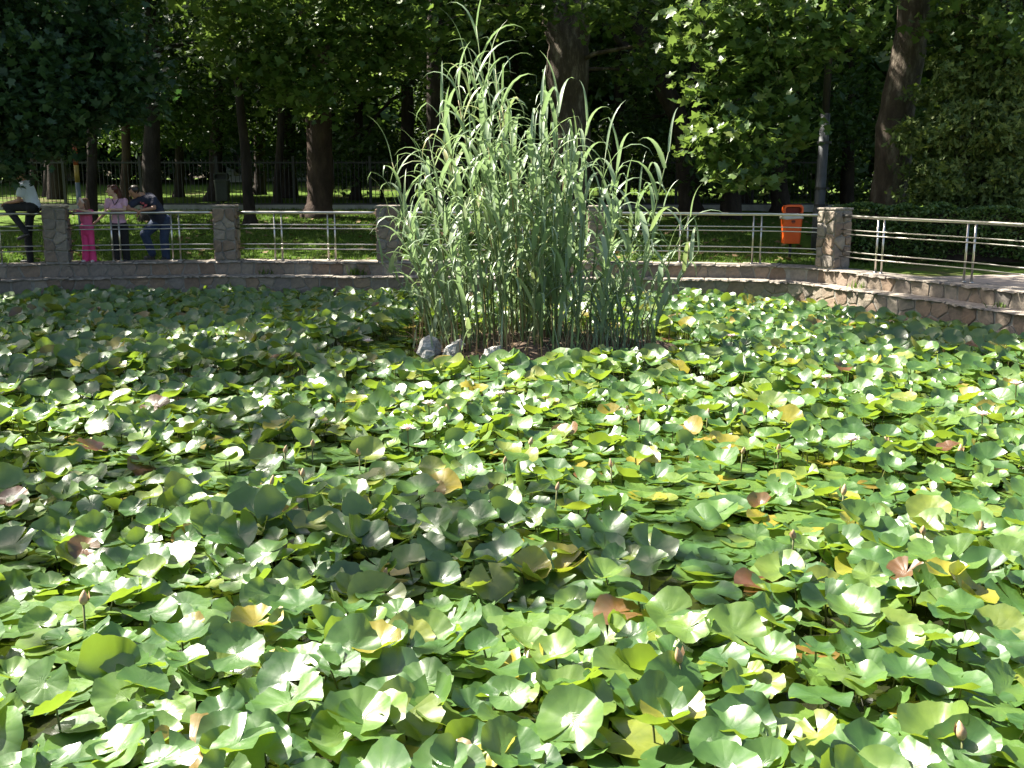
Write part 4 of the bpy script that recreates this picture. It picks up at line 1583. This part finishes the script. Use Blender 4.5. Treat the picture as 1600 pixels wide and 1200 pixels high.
def build_bin(loc, label, body_m, inner_m, band_m, emblem_m, s=1.0, rz=0.0, band=True):
    root = empty('litter_bin', loc)
    root.rotation_euler.z = rz
    root.scale = (s, s, s)
    tag(root, label, 'litter bin')
    z0 = 0.30
    mb = MB()
    secs = []
    for z, w, d, r in ((0, .36, .26, .05), (.015, .385, .285, .06), (.30, .41, .31, .07), (.56, .435, .33, .07), (.60, .45, .345, .075), (.63, .45, .345, .075)):
        secs.append([(x, y, z0 + z) for x, y in rrect(w, d, r)])
    loft(mb, secs)
    o = mb.build('bin_body', body_m, root)
    # hood: a frame round a wide front opening, closed at the back
    mb = MB()
    fw, fh, th = .43, .24, .035
    def ring(w, h, r, y): return [(x, y, z0 + .63 + h / 2 + zz + (fh - h) / 2) for x, zz in rrect(w, h, r)]
    outer_f, inner_f = ring(fw, fh, .085, -.165), ring(fw - 2 * th, fh - 2 * th - .02, .055, -.165)
    outer_b, inner_b = ring(fw - .05, fh - .03, .08, .15), ring(fw - 2 * th, fh - 2 * th - .02, .055, -.05)
    n = len(outer_f)
    V = outer_f + inner_f + outer_b + inner_b
    Fc = []
    for k in range(n):
        k2 = (k + 1) % n
        Fc += [(k, k2, n + k2, n + k), (k2, k, 2 * n + k, 2 * n + k2), (n + k, n + k2, 3 * n + k2, 3 * n + k)]
    Fc.append(tuple(2 * n + k for k in range(n)))
    mb.add([(x, y, z - 0.01) for x, y, z in V], Fc)
    mb.build('hood', body_m, root)
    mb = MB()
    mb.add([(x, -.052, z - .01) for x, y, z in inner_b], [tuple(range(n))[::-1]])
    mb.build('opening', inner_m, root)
    if band:
        mb = MB()
        loft(mb, [[(x, y + .004 * math.sin(7 * x * 9), z0 + z + .012 * math.sin(x * 14)) for x, y in rrect(w, d, .08)] for z, w, d in ((.545, .462, .362), (.57, .485, .38), (.60, .475, .37), (.625, .458, .352))], cap0=False, cap1=False)
        mb.add([(-.23, -.16, z0 + .60), (-.30, -.17, z0 + .575), (-.31, -.15, z0 + .545), (-.24, -.15, z0 + .57)], [(0, 1, 2, 3)])
        mb.build('bag_rim', band_m, root)
        mb = MB()          # small dark emblem under the rim
        for a in (-.9, 0, .9):
            c = Vector((math.sin(a) * .034, -.173, z0 + .485 + math.cos(a) * .018))
            mb.box(c, (.030, .006, .045))
        mb.box((0, -.172, z0 + .462), (.055, .006, .016))
        mb.build('emblem', emblem_m, root)
    mb = MB()
    mb.tube([(0, 0.02, -.15), (0, 0.02, z0 + .02)], .035, 10)
    mb.build('post', M['iron'], root, True)
    return root


M['orange'] = simple('orange_plastic', (0.78, 0.105, 0.012), 0.42, var=0.10, scale=5)
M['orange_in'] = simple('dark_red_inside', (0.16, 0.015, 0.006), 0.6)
M['bag'] = simple('bag_plastic', (0.55, 0.52, 0.47), 0.4, var=.15)
M['emblem'] = simple('emblem_print', (0.14, 0.03, 0.015), 0.5)
M['darkbin'] = simple('dark_bin_paint', (0.03, 0.035, 0.03), 0.5)
p = ground_pt(1232, 22.2)
build_bin((p.x, p.y, p.z + 0.09), 'bright orange plastic litter bin on a post behind the railing', M['orange'], M['orange_in'], M['bag'], M['emblem'], 0.93, -.02)
p = ground_pt(355, 33.0)
build_bin((p.x, p.y, p.z + .05), 'dark litter bin in the shade by the iron fence', M['darkbin'], M['iron'], M['bag'], M['emblem'], 1.0, .0, band=False)

M['galv'] = simple('galvanised_pole', (0.065, 0.07, 0.075), 0.6, metal=.2, var=.2)
M['polegrey'] = simple('pole_grey_paint', (0.13, 0.155, 0.16), .6)
M['poleyel'] = simple('pole_yellow_paint', (0.33, 0.22, 0.04), .6)
M['poleor'] = simple('pole_orange_paint', (0.36, 0.075, 0.025), .6)
M['polepale'] = simple('pole_pale_paint', (0.36, 0.40, 0.38), .6)


def build_lamp():
    p = ground_pt(1274, 24)
    root = empty('lamp_post', p)
    tag(root, 'tall grey lamp post rising behind the corner pillar', 'lamp post')
    mb = MB(); mb.tube([(0, 0, -.1), (0, 0, .9), (0, 0, 1.0), (.02, 0, 3.0)], [.145, .14, .115, .105], 12); mb.build('lower_pole', M['galv'], root, True)
    mb = MB(); mb.tube([(.02, 0, 2.98), (.05, 0, 8.0)], [.085, .06], 10); mb.build('upper_pole', M['iron'], root, True)
    for z in (0.98, 1.35, 2.35):
        mb = MB(); mb.tube([(.01, 0, z), (.01, 0, z + .05)], .135, 12); mb.box((.15, 0, z + .025), (.07, .04, .05)); mb.build('clamp_band', M['iron'], root)
    mb = MB(); mb.tube([(.05, 0, 8.0), (-.1, -.5, 8.4), (-.2, -1.1, 8.5)], [.05, .045, .04], 8); mb.build('arm', M['iron'], root, True)
    mb = MB(); loft(mb, [[(x - .22, y - 1.4, z) for x, y in rrect(w, d, .08)] for z, w, d in ((8.42, .26, .6), (8.5, .30, .66), (8.58, .2, .5))]); mb.build('lamp_head', M['galv'], root)


build_lamp()


def build_stripe_pole():
    p = ground_pt(134, 27)
    root = empty('painted_pole', p)
    tag(root, 'striped pole painted orange, yellow and grey behind the girl', 'pole')
    zs = [(-.1, 285, 'polegrey', 'grey_band'), (None, 258, 'poleyel', 'yellow_band'), (None, 215, 'poleor', 'orange_band'), (None, 60, 'polepale', 'pale_band')]
    z = -.1
    for _, py, m, nm in zs:
        z2 = at(130, py, 27).z - p.z
        mb = MB(); mb.tube([(-.01 * z, 0, z), (-.01 * z2, 0, z2)], [.064 - .003 * z, .064 - .003 * z2], 12); mb.build(nm, M[m], root, True)
        z = z2


build_stripe_pole()

# a pale low building far beyond the fence
M['white'] = simple('white_render', (0.74, 0.75, 0.76), .8, var=.08)
M['greywall'] = simple('grey_plinth', (0.38, 0.38, 0.38), .9, var=.2)
M['glass'] = simple('dark_glass', (0.03, 0.035, 0.04), .1)
M['roofing'] = simple('roof_sheet', (0.10, 0.07, 0.06), .7)


def build_kiosk(px, dep, w, label):
    c = at(px, 305, dep)
    root = empty('park_building', (c.x, dep, c.z))
    tag(root, label, 'building')
    mb = MB(); mb.box((0, 0, .2), (w, 4, .9)); mb.build('plinth', M['greywall'], root)
    mb = MB(); mb.box((0, 0.05, 1.75), (w - .05, 3.9, 2.2)); mb.build('wall', M['white'], root)
    mb = MB(); mb.box((0, 0, 2.93), (w + .5, 4.6, .16)); mb.build('roof', M['roofing'], root)
    n = max(2, int(w / 1.1))
    for k in range(n):
        x = -w / 2 + w * (k + .5) / n + .28
        mb = MB(); mb.box((0, 0, 0), (.34, .08, 1.3)); mb.build('window', M['glass'], root, loc=(x, -1.93, 1.75))


build_kiosk(462, 64, 3.2, 'low white building with grey base glimpsed left of the plane trunk')
build_kiosk(388, 62, 1.5, 'narrow white hut glimpsed behind the thin leaning trunk')
build_kiosk(118, 66, 1.8, 'small white hut glimpsed beyond the sunlit grass at left')


# ------------------------------------------------------------------ people
def sph(V, Fc, c, rad, nu=12, nv=8, rot=None):
    b = len(V)
    rx, ry, rz = rad if hasattr(rad, '__len__') else (rad,) * 3
    pts = [Vector((0, 0, rz))]
    for i in range(1, nv):
        t = math.pi * i / nv
        for k in range(nu):
            a = 2 * math.pi * k / nu
            pts.append(Vector((rx * math.sin(t) * math.cos(a), ry * math.sin(t) * math.sin(a), rz * math.cos(t))))
    pts.append(Vector((0, 0, -rz)))
    for p in pts:
        if rot is not None: p = rot @ p
        V.append(Vector(c) + p)
    for k in range(nu):
        k2 = (k + 1) % nu
        Fc.append((b, b + 1 + k, b + 1 + k2))
        for i in range(nv - 2):
            a0 = b + 1 + i * nu
            Fc.append((a0 + k, a0 + nu + k, a0 + nu + k2, a0 + k2))
        a0 = b + 1 + (nv - 2) * nu
        Fc.append((a0 + k, b + len(pts) - 1, a0 + k2))


def fuse(name, prims, mat, parent, voxel=0.012, smooth=3):
    """one continuous surface grown round a chain of tapered limbs"""
    V, Fc = [], []
    for pr in prims:
        if pr[0] == 'E':
            sph(V, Fc, pr[1], pr[2], rot=pr[3] if len(pr) > 3 else None)
        else:
            _, a, b_, ra, rb = pr[:5]
            fl = pr[5] if len(pr) > 5 else (1, 1, 1)
            a, b_ = Vector(a), Vector(b_)
            n = max(2, int((b_ - a).length / (0.35 * min(ra, rb))) + 1)
            for i in range(n + 1):
                t = i / n
                r = ra + (rb - ra) * t
                sph(V, Fc, a.lerp(b_, t), (r * fl[0], r * fl[1], r * fl[2]), 10, 7)
    me = mesh(name + '_raw', V, Fc, mat)
    o = bpy.data.objects.new('tmp', me)
    COL.objects.link(o)
    m = o.modifiers.new('r', 'REMESH'); m.mode = 'VOXEL'; m.voxel_size = voxel
    if smooth:
        s = o.modifiers.new('s', 'SMOOTH'); s.factor = .5; s.iterations = smooth
    dg = bpy.context.evaluated_depsgraph_get()
    me2 = bpy.data.meshes.new_from_object(o.evaluated_get(dg))
    bpy.data.objects.remove(o)
    bpy.data.meshes.remove(me)
    me2.name = name
    me2.materials.clear(); me2.materials.append(mat)
    me2.polygons.foreach_set('use_smooth', np.full(len(me2.polygons), True))
    return link(name, me2, parent)


M['skin'] = simple('skin', (0.62, 0.38, 0.28), .5, var=.06)
M['skin_tan'] = simple('tanned_skin', (0.40, 0.20, 0.125), .5, var=.06)
M['hair_dark'] = simple('dark_hair', (0.022, 0.014, 0.010), .45, var=.3, scale=40)
M['hair_red'] = simple('auburn_hair', (0.10, 0.028, 0.018), .45, var=.3, scale=40)
M['hair_brown'] = simple('brown_hair', (0.12, 0.062, 0.035), .45, var=.3, scale=40)
M['c_white'] = simple('white_cotton', (0.66, 0.70, 0.78), .85, var=.07, scale=6, bumpd=0.03)
M['c_pink'] = simple('pale_pink_cotton', (0.72, 0.42, 0.56), .85, var=.07, scale=6, bumpd=0.03)
M['c_hot'] = simple('hot_pink_cotton', (0.80, 0.07, 0.24), .85, var=.1, scale=6, bumpd=0.03)
M['c_mid'] = simple('pink_cotton', (0.72, 0.13, 0.28), .85, var=.1, scale=6, bumpd=0.03)
M['c_navy'] = simple('navy_cotton', (0.025, 0.028, 0.055), .85, var=.15, scale=6, bumpd=0.03)
M['c_jean'] = simple('denim', (0.030, 0.048, 0.10), .85, var=.2, scale=9, bumpd=0.03)
M['c_black'] = simple('black_cloth', (0.012, 0.012, 0.014), .8, var=.2, scale=9, bumpd=0.03)
M['shoe_w'] = simple('pale_shoes', (0.60, 0.56, 0.55), .6)
M['shoe_d'] = simple('dark_shoes', (0.035, 0.03, 0.03), .5)
M['print'] = simple('shirt_print', (0.55, 0.10, 0.12), .8, var=.5, scale=60)
M['eye'] = simple('eyes', (0.015, 0.01, 0.01), .3)
M['lip'] = simple('lips', (0.36, 0.10, 0.09), .5)
M['band'] = simple('headband', (0.82, 0.62, 0.60), .7)


def head(c, r, face, tilt=0.0):
    """skin prims of a head at c (centre), facing the horizontal unit direction 'face', nodding by tilt"""
    f = Vector((face[0] * math.cos(tilt), face[1] * math.cos(tilt), -math.sin(tilt)))
    s = Vector((-face[1], face[0], 0))
    u = s.cross(f) * -1
    if u.z < 0: u = -u
    c = Vector(c)
    rot = Matrix((f, s, u)).transposed()
    pr = [('E', c + u * r * .15, (r * .98, r * .80, r * 1.0), rot), ('E', c + f * r * .28 - u * r * .45, (r * .62, r * .60, r * .72), rot),
          ('C', c + f * r * .90 + u * r * .12, c + f * r * 1.16 - u * r * .18, r * .12, r * .17), ('E', c + f * r * .72 - u * r * .92, (r * .24, r * .30, r * .2), rot)]
    for k in (-1, 1):
        pr.append(('E', c + s * r * .80 * k - f * r * .08, (r * .16, r * .09, r * .26), rot))
    return pr, f, s, u


def face_bits(root, c, r, f, s, u):
    c = Vector(c)
    for k in (-1, 1):
        V, Fc = [], []
        sph(V, Fc, c + f * r * .84 + s * r * .33 * k + u * r * .10, r * .10, 8, 6)
        link('eye', mesh('eye', V, Fc, M['eye'], True), root)
    mb = MB()
    mb.tube([c + f * r * .86 - u * r * .52 + s * r * .26, c + f * r * .95 - u * r * .54, c + f * r * .86 - u * r * .52 - s * r * .26], [r * .03, r * .07, r * .03], 6)
    mb.build('mouth', M['lip'], root, True)


def hand(wrist, d, palm, side, sz=1.0, curl=0.5):
    """palm and five fingers; d: direction of the fingers, palm: palm-facing direction, side: towards the thumb"""
    w, d, p, s = Vector(wrist), Vector(d).normalized(), Vector(palm).normalized(), Vector(side).normalized()
    pr = [('C', w, w + d * .045 * sz, .024 * sz, .027 * sz), ('C', w + d * .035 * sz - s * .018 * sz, w + d * .082 * sz - s * .026 * sz, .017 * sz, .015 * sz), ('C', w + d * .035 * sz + s * .016 * sz, w + d * .086 * sz + s * .022 * sz, .018 * sz, .016 * sz)]
    for k, ln in enumerate((.068, .076, .071, .056)):
        b = w + d * .086 * sz + s * (.030 - .020 * k) * sz
        m = b + (d * math.cos(curl) + p * math.sin(curl)) * ln * .5 * sz
        e = m + (d * math.cos(curl * 2.2) + p * math.sin(curl * 2.2)) * ln * .5 * sz
        pr += [('C', b, m, .0095 * sz, .009 * sz), ('C', m, e, .009 * sz, .008 * sz)]
    b = w + d * .03 * sz + s * .026 * sz
    m = b + (d * .6 + s * .7).normalized() * .042 * sz
    pr += [('C', b, m, .013 * sz, .011 * sz), ('C', m, m + (d * .85 + p * .4).normalized() * .032 * sz, .010 * sz, .0085 * sz)]
    return pr


def rail_here(px, depth=22.0):
    u = u_at_px(px)
    return path(u, RAIL_OFF, W + RAIL_H)


def person(px, off, label):
    p, d, nrm = rail_here(px)
    q = p + nrm * off
    root = empty('person', (q.x, q.y, ground_h(q.x, q.y)))
    tag(root, label, 'person')
    return root, (p.z - root.location.z), -off      # rail height and rail's distance (local y)


# woman in pink
def build_woman():
    root, rz, ry = person(184, .27, 'woman in pale pink top and black trousers leaning on the railing')
    rt = rz + 0.035
    face = Vector((-.90, -.44, 0)).normalized()
    hc = Vector((-.07, -.05, 1.455))
    hp, f, s, u = head(hc, .098, face, .05)
    neck = ('C', (-.02, -.02, 1.30), (-.06, -.035, 1.40), .052, .047)
    shL, shR = Vector((-.18, -.02, 1.245)), Vector((.165, -.02, 1.245))
    # her left arm lies along the rail, her right reaches down to the girl
    elR, wrR = Vector((.19, ry + .13, rt + .03)), Vector((-.02, ry + .01, rt + .035))
    elL, wrL = Vector((-.25, -.03, 1.00)), Vector((-.44, -.05, .83))
    body = hp + [neck, ('C', shR, elR, .042, .036), ('C', elR, wrR, .035, .024), ('C', shL, elL, .042, .034), ('C', elL, wrL, .033, .023),
                 ('E', (0, 0, 1.10), (.14, .09, .2)), ('C', (-.07, .02, .75), (-.075, .03, .12), .07, .04), ('C', (.07, .02, .75), (.075, .04, .12), .07, .04), ('E', (0, 0, .82), (.13, .09, .14))]
    body += hand(wrR, (-1, -.1, -.05), (0, 0, -1), (0, -1, 0), .95, .35) + hand(wrL, (-.75, .1, -.6), (-.3, 0, -1), (0, -1, .2), .95, .3)
    fuse('body', body, M['skin'], root, .010, 2)
    shirt = [('C', (-.085, -.005, 1.20), (.085, -.005, 1.20), .098, .098, (1, .95, 1)), ('E', (0, -.03, 1.10), (.168, .125, .11)), ('E', (0, 0, .93), (.142, .112, .22)), ('E', (0, .01, .82), (.158, .120, .10)),
             ('C', shR, shR.lerp(elR, .42), .066, .062), ('C', shL, shL.lerp(elL, .42), .066, .060), ('E', (-.06, -.09, 1.09), (.075, .06, .07)), ('E', (.06, -.09, 1.09), (.075, .06, .07))]
    o = fuse('top', shirt, M['c_pink'], root, .012, 3)
    mb = MB(); mb.tube([(-.075, -.085, 1.285), (-.035, -.118, 1.22), (-.005, -.150, 1.165), (.03, -.118, 1.22), (.06, -.085, 1.285)], .008, 6); mb.build('neckline', M['c_black'], root, True)
    tr = [('E', (0, .02, .74), (.18, .135, .15)), ('C', (-.085, .02, .70), (-.088, .03, .40), .102, .084), ('C', (-.088, .03, .40), (-.09, .04, .06), .084, .082), ('C', (.085, .02, .70), (.092, .03, .40), .102, .084), ('C', (.092, .03, .40), (.098, .05, .06), .084, .082)]
    fuse('trousers', tr, M['c_black'], root)
    fuse('shoes', [('C', (-.085, .05, .035), (-.10, -.13, .03), .04, .034, (1, 1, .8)), ('C', (.09, .06, .035), (.11, -.12, .03), .04, .034, (1, 1, .8))], M['shoe_d'], root)
    hair = [('E', hc + u * .030 - f * .038, (.096, .096, .092)), ('C', hc + u * .075 + f * .045, hc + u * .05 - f * .07, .045, .06), ('C', hc - f * .10 + u * .02, hc - f * .14 - Vector((0, 0, .10)), .055, .05), ('C', hc - f * .14 - Vector((0, 0, .10)), hc - f * .13 - Vector((0, 0, .25)), .05, .028)]
    fuse('hair', hair, M['hair_red'], root, .010, 2)
    face_bits(root, hc, .098, f, s, u)


def build_girl():
    root, rz, ry = person(136, .22, 'little girl in pink with a headband holding the railing')
    root.scale = (1.07,) * 3
    rz /= 1.07; ry /= 1.07
    face = Vector((-.86, -.5, 0)).normalized()
    hc = Vector((-.03, -.03, 1.125))
    hp, f, s, u = head(hc, .085, face, .02)
    sl, sr = Vector((-.13, -.01, .965)), Vector((.11, 0, .965))
    rt = rz + .04
    el, wl = Vector((-.18, ry + .06, rt - .06)), Vector((-.13, ry + .00, rt + .02))
    er, wr = Vector((.12, ry + .05, rt - .01)), Vector((-.05, ry + .005, rt + .03))
    body = hp + [('C', (-.01, -.005, .97), (-.025, -.02, 1.06), .042, .040), ('C', sl, el, .033, .027), ('C', el, wl, .026, .02), ('C', sr, er, .033, .027), ('C', er, wr, .026, .02), ('E', (0, 0, .84), (.09, .07, .16)), ('C', (-.055, .01, .6), (-.06, .01, .08), .05, .032), ('C', (.055, .01, .6), (.06, .01, .08), .05, .032)]
    body += hand(wl, (-.6, -.7, -.1), (0, 0, -1), (.7, -.6, 0), .72, .5) + hand(wr, (-1, -.2, -.05), (0, 0, -1), (0, -1, 0), .72, .4)
    fuse('body', body, M['skin'], root, .009, 2)
    fuse('top', [('C', (-.07, 0, .945), (.06, 0, .945), .075, .075), ('E', (0, 0, .84), (.118, .092, .17)), ('E', (0, 0, .68), (.138, .108, .09)), ('C', sl, sl.lerp(el, .22), .045, .045), ('C', sr, sr.lerp(er, .22), .045, .045)], M['c_mid'], root)
    fuse('trousers', [('E', (0, .01, .60), (.128, .10, .10)), ('C', (-.058, .01, .58), (-.062, .01, .32), .070, .060), ('C', (-.062, .01, .32), (-.07, .0, .06), .060, .070), ('C', (.058, .01, .58), (.065, .01, .32), .070, .060), ('C', (.065, .01, .32), (.078, .0, .06), .060, .072)], M['c_hot'], root)
    fuse('shoes', [('C', (-.07, .02, .03), (-.09, -.11, .028), .034, .030), ('C', (.08, .02, .03), (.09, -.11, .028), .034, .030)], M['shoe_w'], root)
    fuse('hair', [('E', hc + u * .026 - f * .034, (.080, .082, .078)), ('C', hc - f * .055 + u * .03, hc - f * .075 - Vector((0, 0, .13)), .066, .052), ('C', hc + s * .055 - f * .035, hc + s * .06 - f * .055 - Vector((0, 0, .13)), .030, .024)], M['hair_brown'], root, .010, 2)
    mb = MB()
    mb.tube([hc + s * .092 * math.cos(t) + (u * .95 + f * .45).normalized() * .108 * math.sin(t) for t in [math.pi * k / 12 for k in range(13)]], .019, 8)
    mb.build('headband', M['band'], root, True)
    face_bits(root, hc, .085, f, s, u)


def build_man():
    root, rz, ry = person(236, .42, 'man in navy t-shirt and jeans bent over the railing looking down')
    rt = rz + .045
    face = Vector((-.72, -.69, 0)).normalized()
    hc = Vector((-.24, ry + .10, 1.43))
    hp, f, s, u = head(hc, .108, face, .55)
    hip = Vector((.14, .10, .88))
    chest = Vector((-.01, ry + .28, 1.24))
    sl, sr = Vector((-.22, ry + .20, 1.26)), Vector((.12, ry + .17, 1.27))
    el, wl = Vector((-.42, ry + .06, rt + .03)), Vector((-.20, ry - .03, rt + .02))
    er, wr = Vector((.16, ry + .06, rt + .05)), Vector((-.08, ry - .02, rt + .01))
    body = hp + [('C', chest + Vector((-.06, -.03, .09)), hc - u * .06 - f * .03, .066, .058), ('C', sl, el, .055, .045), ('C', el, wl, .044, .031), ('C', sr, er, .055, .045), ('C', er, wr, .044, .031), ('C', hip, chest, .13, .14), ('C', hip, (.19, .12, .1), .08, .05)]
    body += hand(wl, (.85, -.3, -.45), (0, 0, -1), (0, -1, 0), 1.05, .5) + hand(wr, (-.55, -.45, -.7), (0, .4, -1), (0, -1, .2), 1.05, .5)
    fuse('body', body, M['skin_tan'], root, .010, 2)
    shirt = [('C', hip + Vector((-.02, 0, -.04)), hip.lerp(chest, .5), .172, .185, (1, .78, 1)), ('C', hip.lerp(chest, .5), chest, .185, .178, (1, .8, 1)), ('C', sl + Vector((.06, .02, .0)), sr + Vector((-.05, .02, .0)), .115, .115, (1, 1, .95)), ('C', sl, sl.lerp(el, .5), .088, .076), ('C', sr, sr.lerp(er, .5), .088, .078)]
    fuse('t_shirt', shirt, M['c_navy'], root)
    mb = MB()
    for k in range(7):
        a = k * .9
        mb.box((-.07 + .05 * math.cos(a * 1.7), ry + .115 - .006 * k, 1.17 + .05 * math.sin(a)), (.05, .02, .022), a)
    mb.build('chest_print', M['print'], root)
    kn = Vector((-.16, -.10, .56))
    jeans = [('C', hip + Vector((-.08, 0, -.04)), hip + Vector((.08, .02, -.05)), .150, .150, (1, .85, .9)), ('C', hip + Vector((-.08, -.02, -.08)), kn, .125, .100), ('C', kn, (-.06, .0, .16), .098, .084), ('C', hip + Vector((.09, .03, -.08)), (.19, .06, .46), .122, .100), ('C', (.19, .06, .46), (.20, .10, .06), .098, .090)]
    fuse('jeans', jeans, M['c_jean'], root)
    fuse('shoes', [('C', (-.05, .02, .09), (-.17, -.10, .075), .05, .042, (1, 1, .8)), ('C', (-.05, .02, .05), (-.17, -.10, .04), .045, .04, (1, 1, .8)), ('C', (.20, .12, .045), (.18, -.08, .04), .05, .042, (1, 1, .8))], M['shoe_d'], root)
    fuse('hair', [('E', hc + u * .032 - f * .026, (.112, .104, .100)), ('C', hc + u * .085 + f * .04, hc + u * .04 - f * .08, .045, .06)], M['hair_dark'], root, .010, 2)
    face_bits(root, hc, .108, f, s, u)


def build_sitter():
    root, rz, ry = person(50, .04, 'man in white t-shirt and dark trousers sitting on the top rail')
    z = rz + .04
    hip = Vector((.10, .0, z + .10))
    chest = Vector((.0, .02, z + .47))
    hc = Vector((-.14, .02, z + .76))
    face = Vector((-1, -.1, 0)).normalized()
    hp, f, s, u = head(hc, .106, face, .35)
    sn, sf = Vector((-.02, -.17, z + .50)), Vector((-.04, .20, z + .50))
    en, wn_ = Vector((-.08, -.22, z + .22)), Vector((-.36, -.12, z + .17))
    ef, wf = Vector((-.14, .22, z + .22)), Vector((-.38, .10, z + .19))
    body = hp + [('C', chest + Vector((-.02, 0, .10)), hc - u * .05 - f * .03, .064, .056), ('C', sn, en, .054, .044), ('C', en, wn_, .043, .030), ('C', sf, ef, .054, .044), ('C', ef, wf, .043, .030), ('C', hip, chest, .12, .13)]
    body += hand(wn_, (-.9, .2, -.2), (0, 0, -1), (0, 1, 0), 1.0, .5) + hand(wf, (-.9, -.2, -.2), (0, 0, -1), (0, -1, 0), 1.0, .5)
    fuse('body', body, M['skin_tan'], root, .010, 2)
    fuse('t_shirt', [('C', hip + Vector((.02, 0, .02)), hip.lerp(chest, .55), .150, .165, (.85, 1.05, 1)), ('C', hip.lerp(chest, .55), chest, .165, .155, (.85, 1.1, 1)), ('C', sn + Vector((0, .06, 0)), sf + Vector((0, -.06, 0)), .105, .105), ('C', sn, sn.lerp(en, .55), .082, .074), ('C', sf, sf.lerp(ef, .55), .082, .074)], M['c_white'], root)
    kn, kf = Vector((-.37, -.12, z + .09)), Vector((-.04, .12, z - .10))
    fuse('trousers', [('C', hip + Vector((0, -.08, -.02)), hip + Vector((0, .08, -.02)), .135, .135, (1, 1, .85)), ('C', hip + Vector((0, -.09, 0)), kn, .108, .082), ('C', kn, (-.02, -.14, z - .40), .080, .060), ('C', hip + Vector((0, .09, 0)), kf, .108, .082), ('C', kf, (-.12, .14, .50), .090, .080), ('C', (-.12, .14, .50), (-.12, .16, .06), .080, .070)], M['c_black'], root)
    fuse('shoes', [('C', (.0, -.14, z - .45), (-.17, -.15, z - .53), .048, .042, (1, 1, .8)), ('C', (-.11, .16, .045), (-.29, .15, .04), .05, .042, (1, 1, .8))], M['shoe_d'], root)
    fuse('hair', [('E', hc + u * .032 - f * .026, (.110, .102, .098))], M['hair_dark'], root, .010, 2)
    face_bits(root, hc, .106, f, s, u)


build_woman()
build_girl()
build_man()
build_sitter()
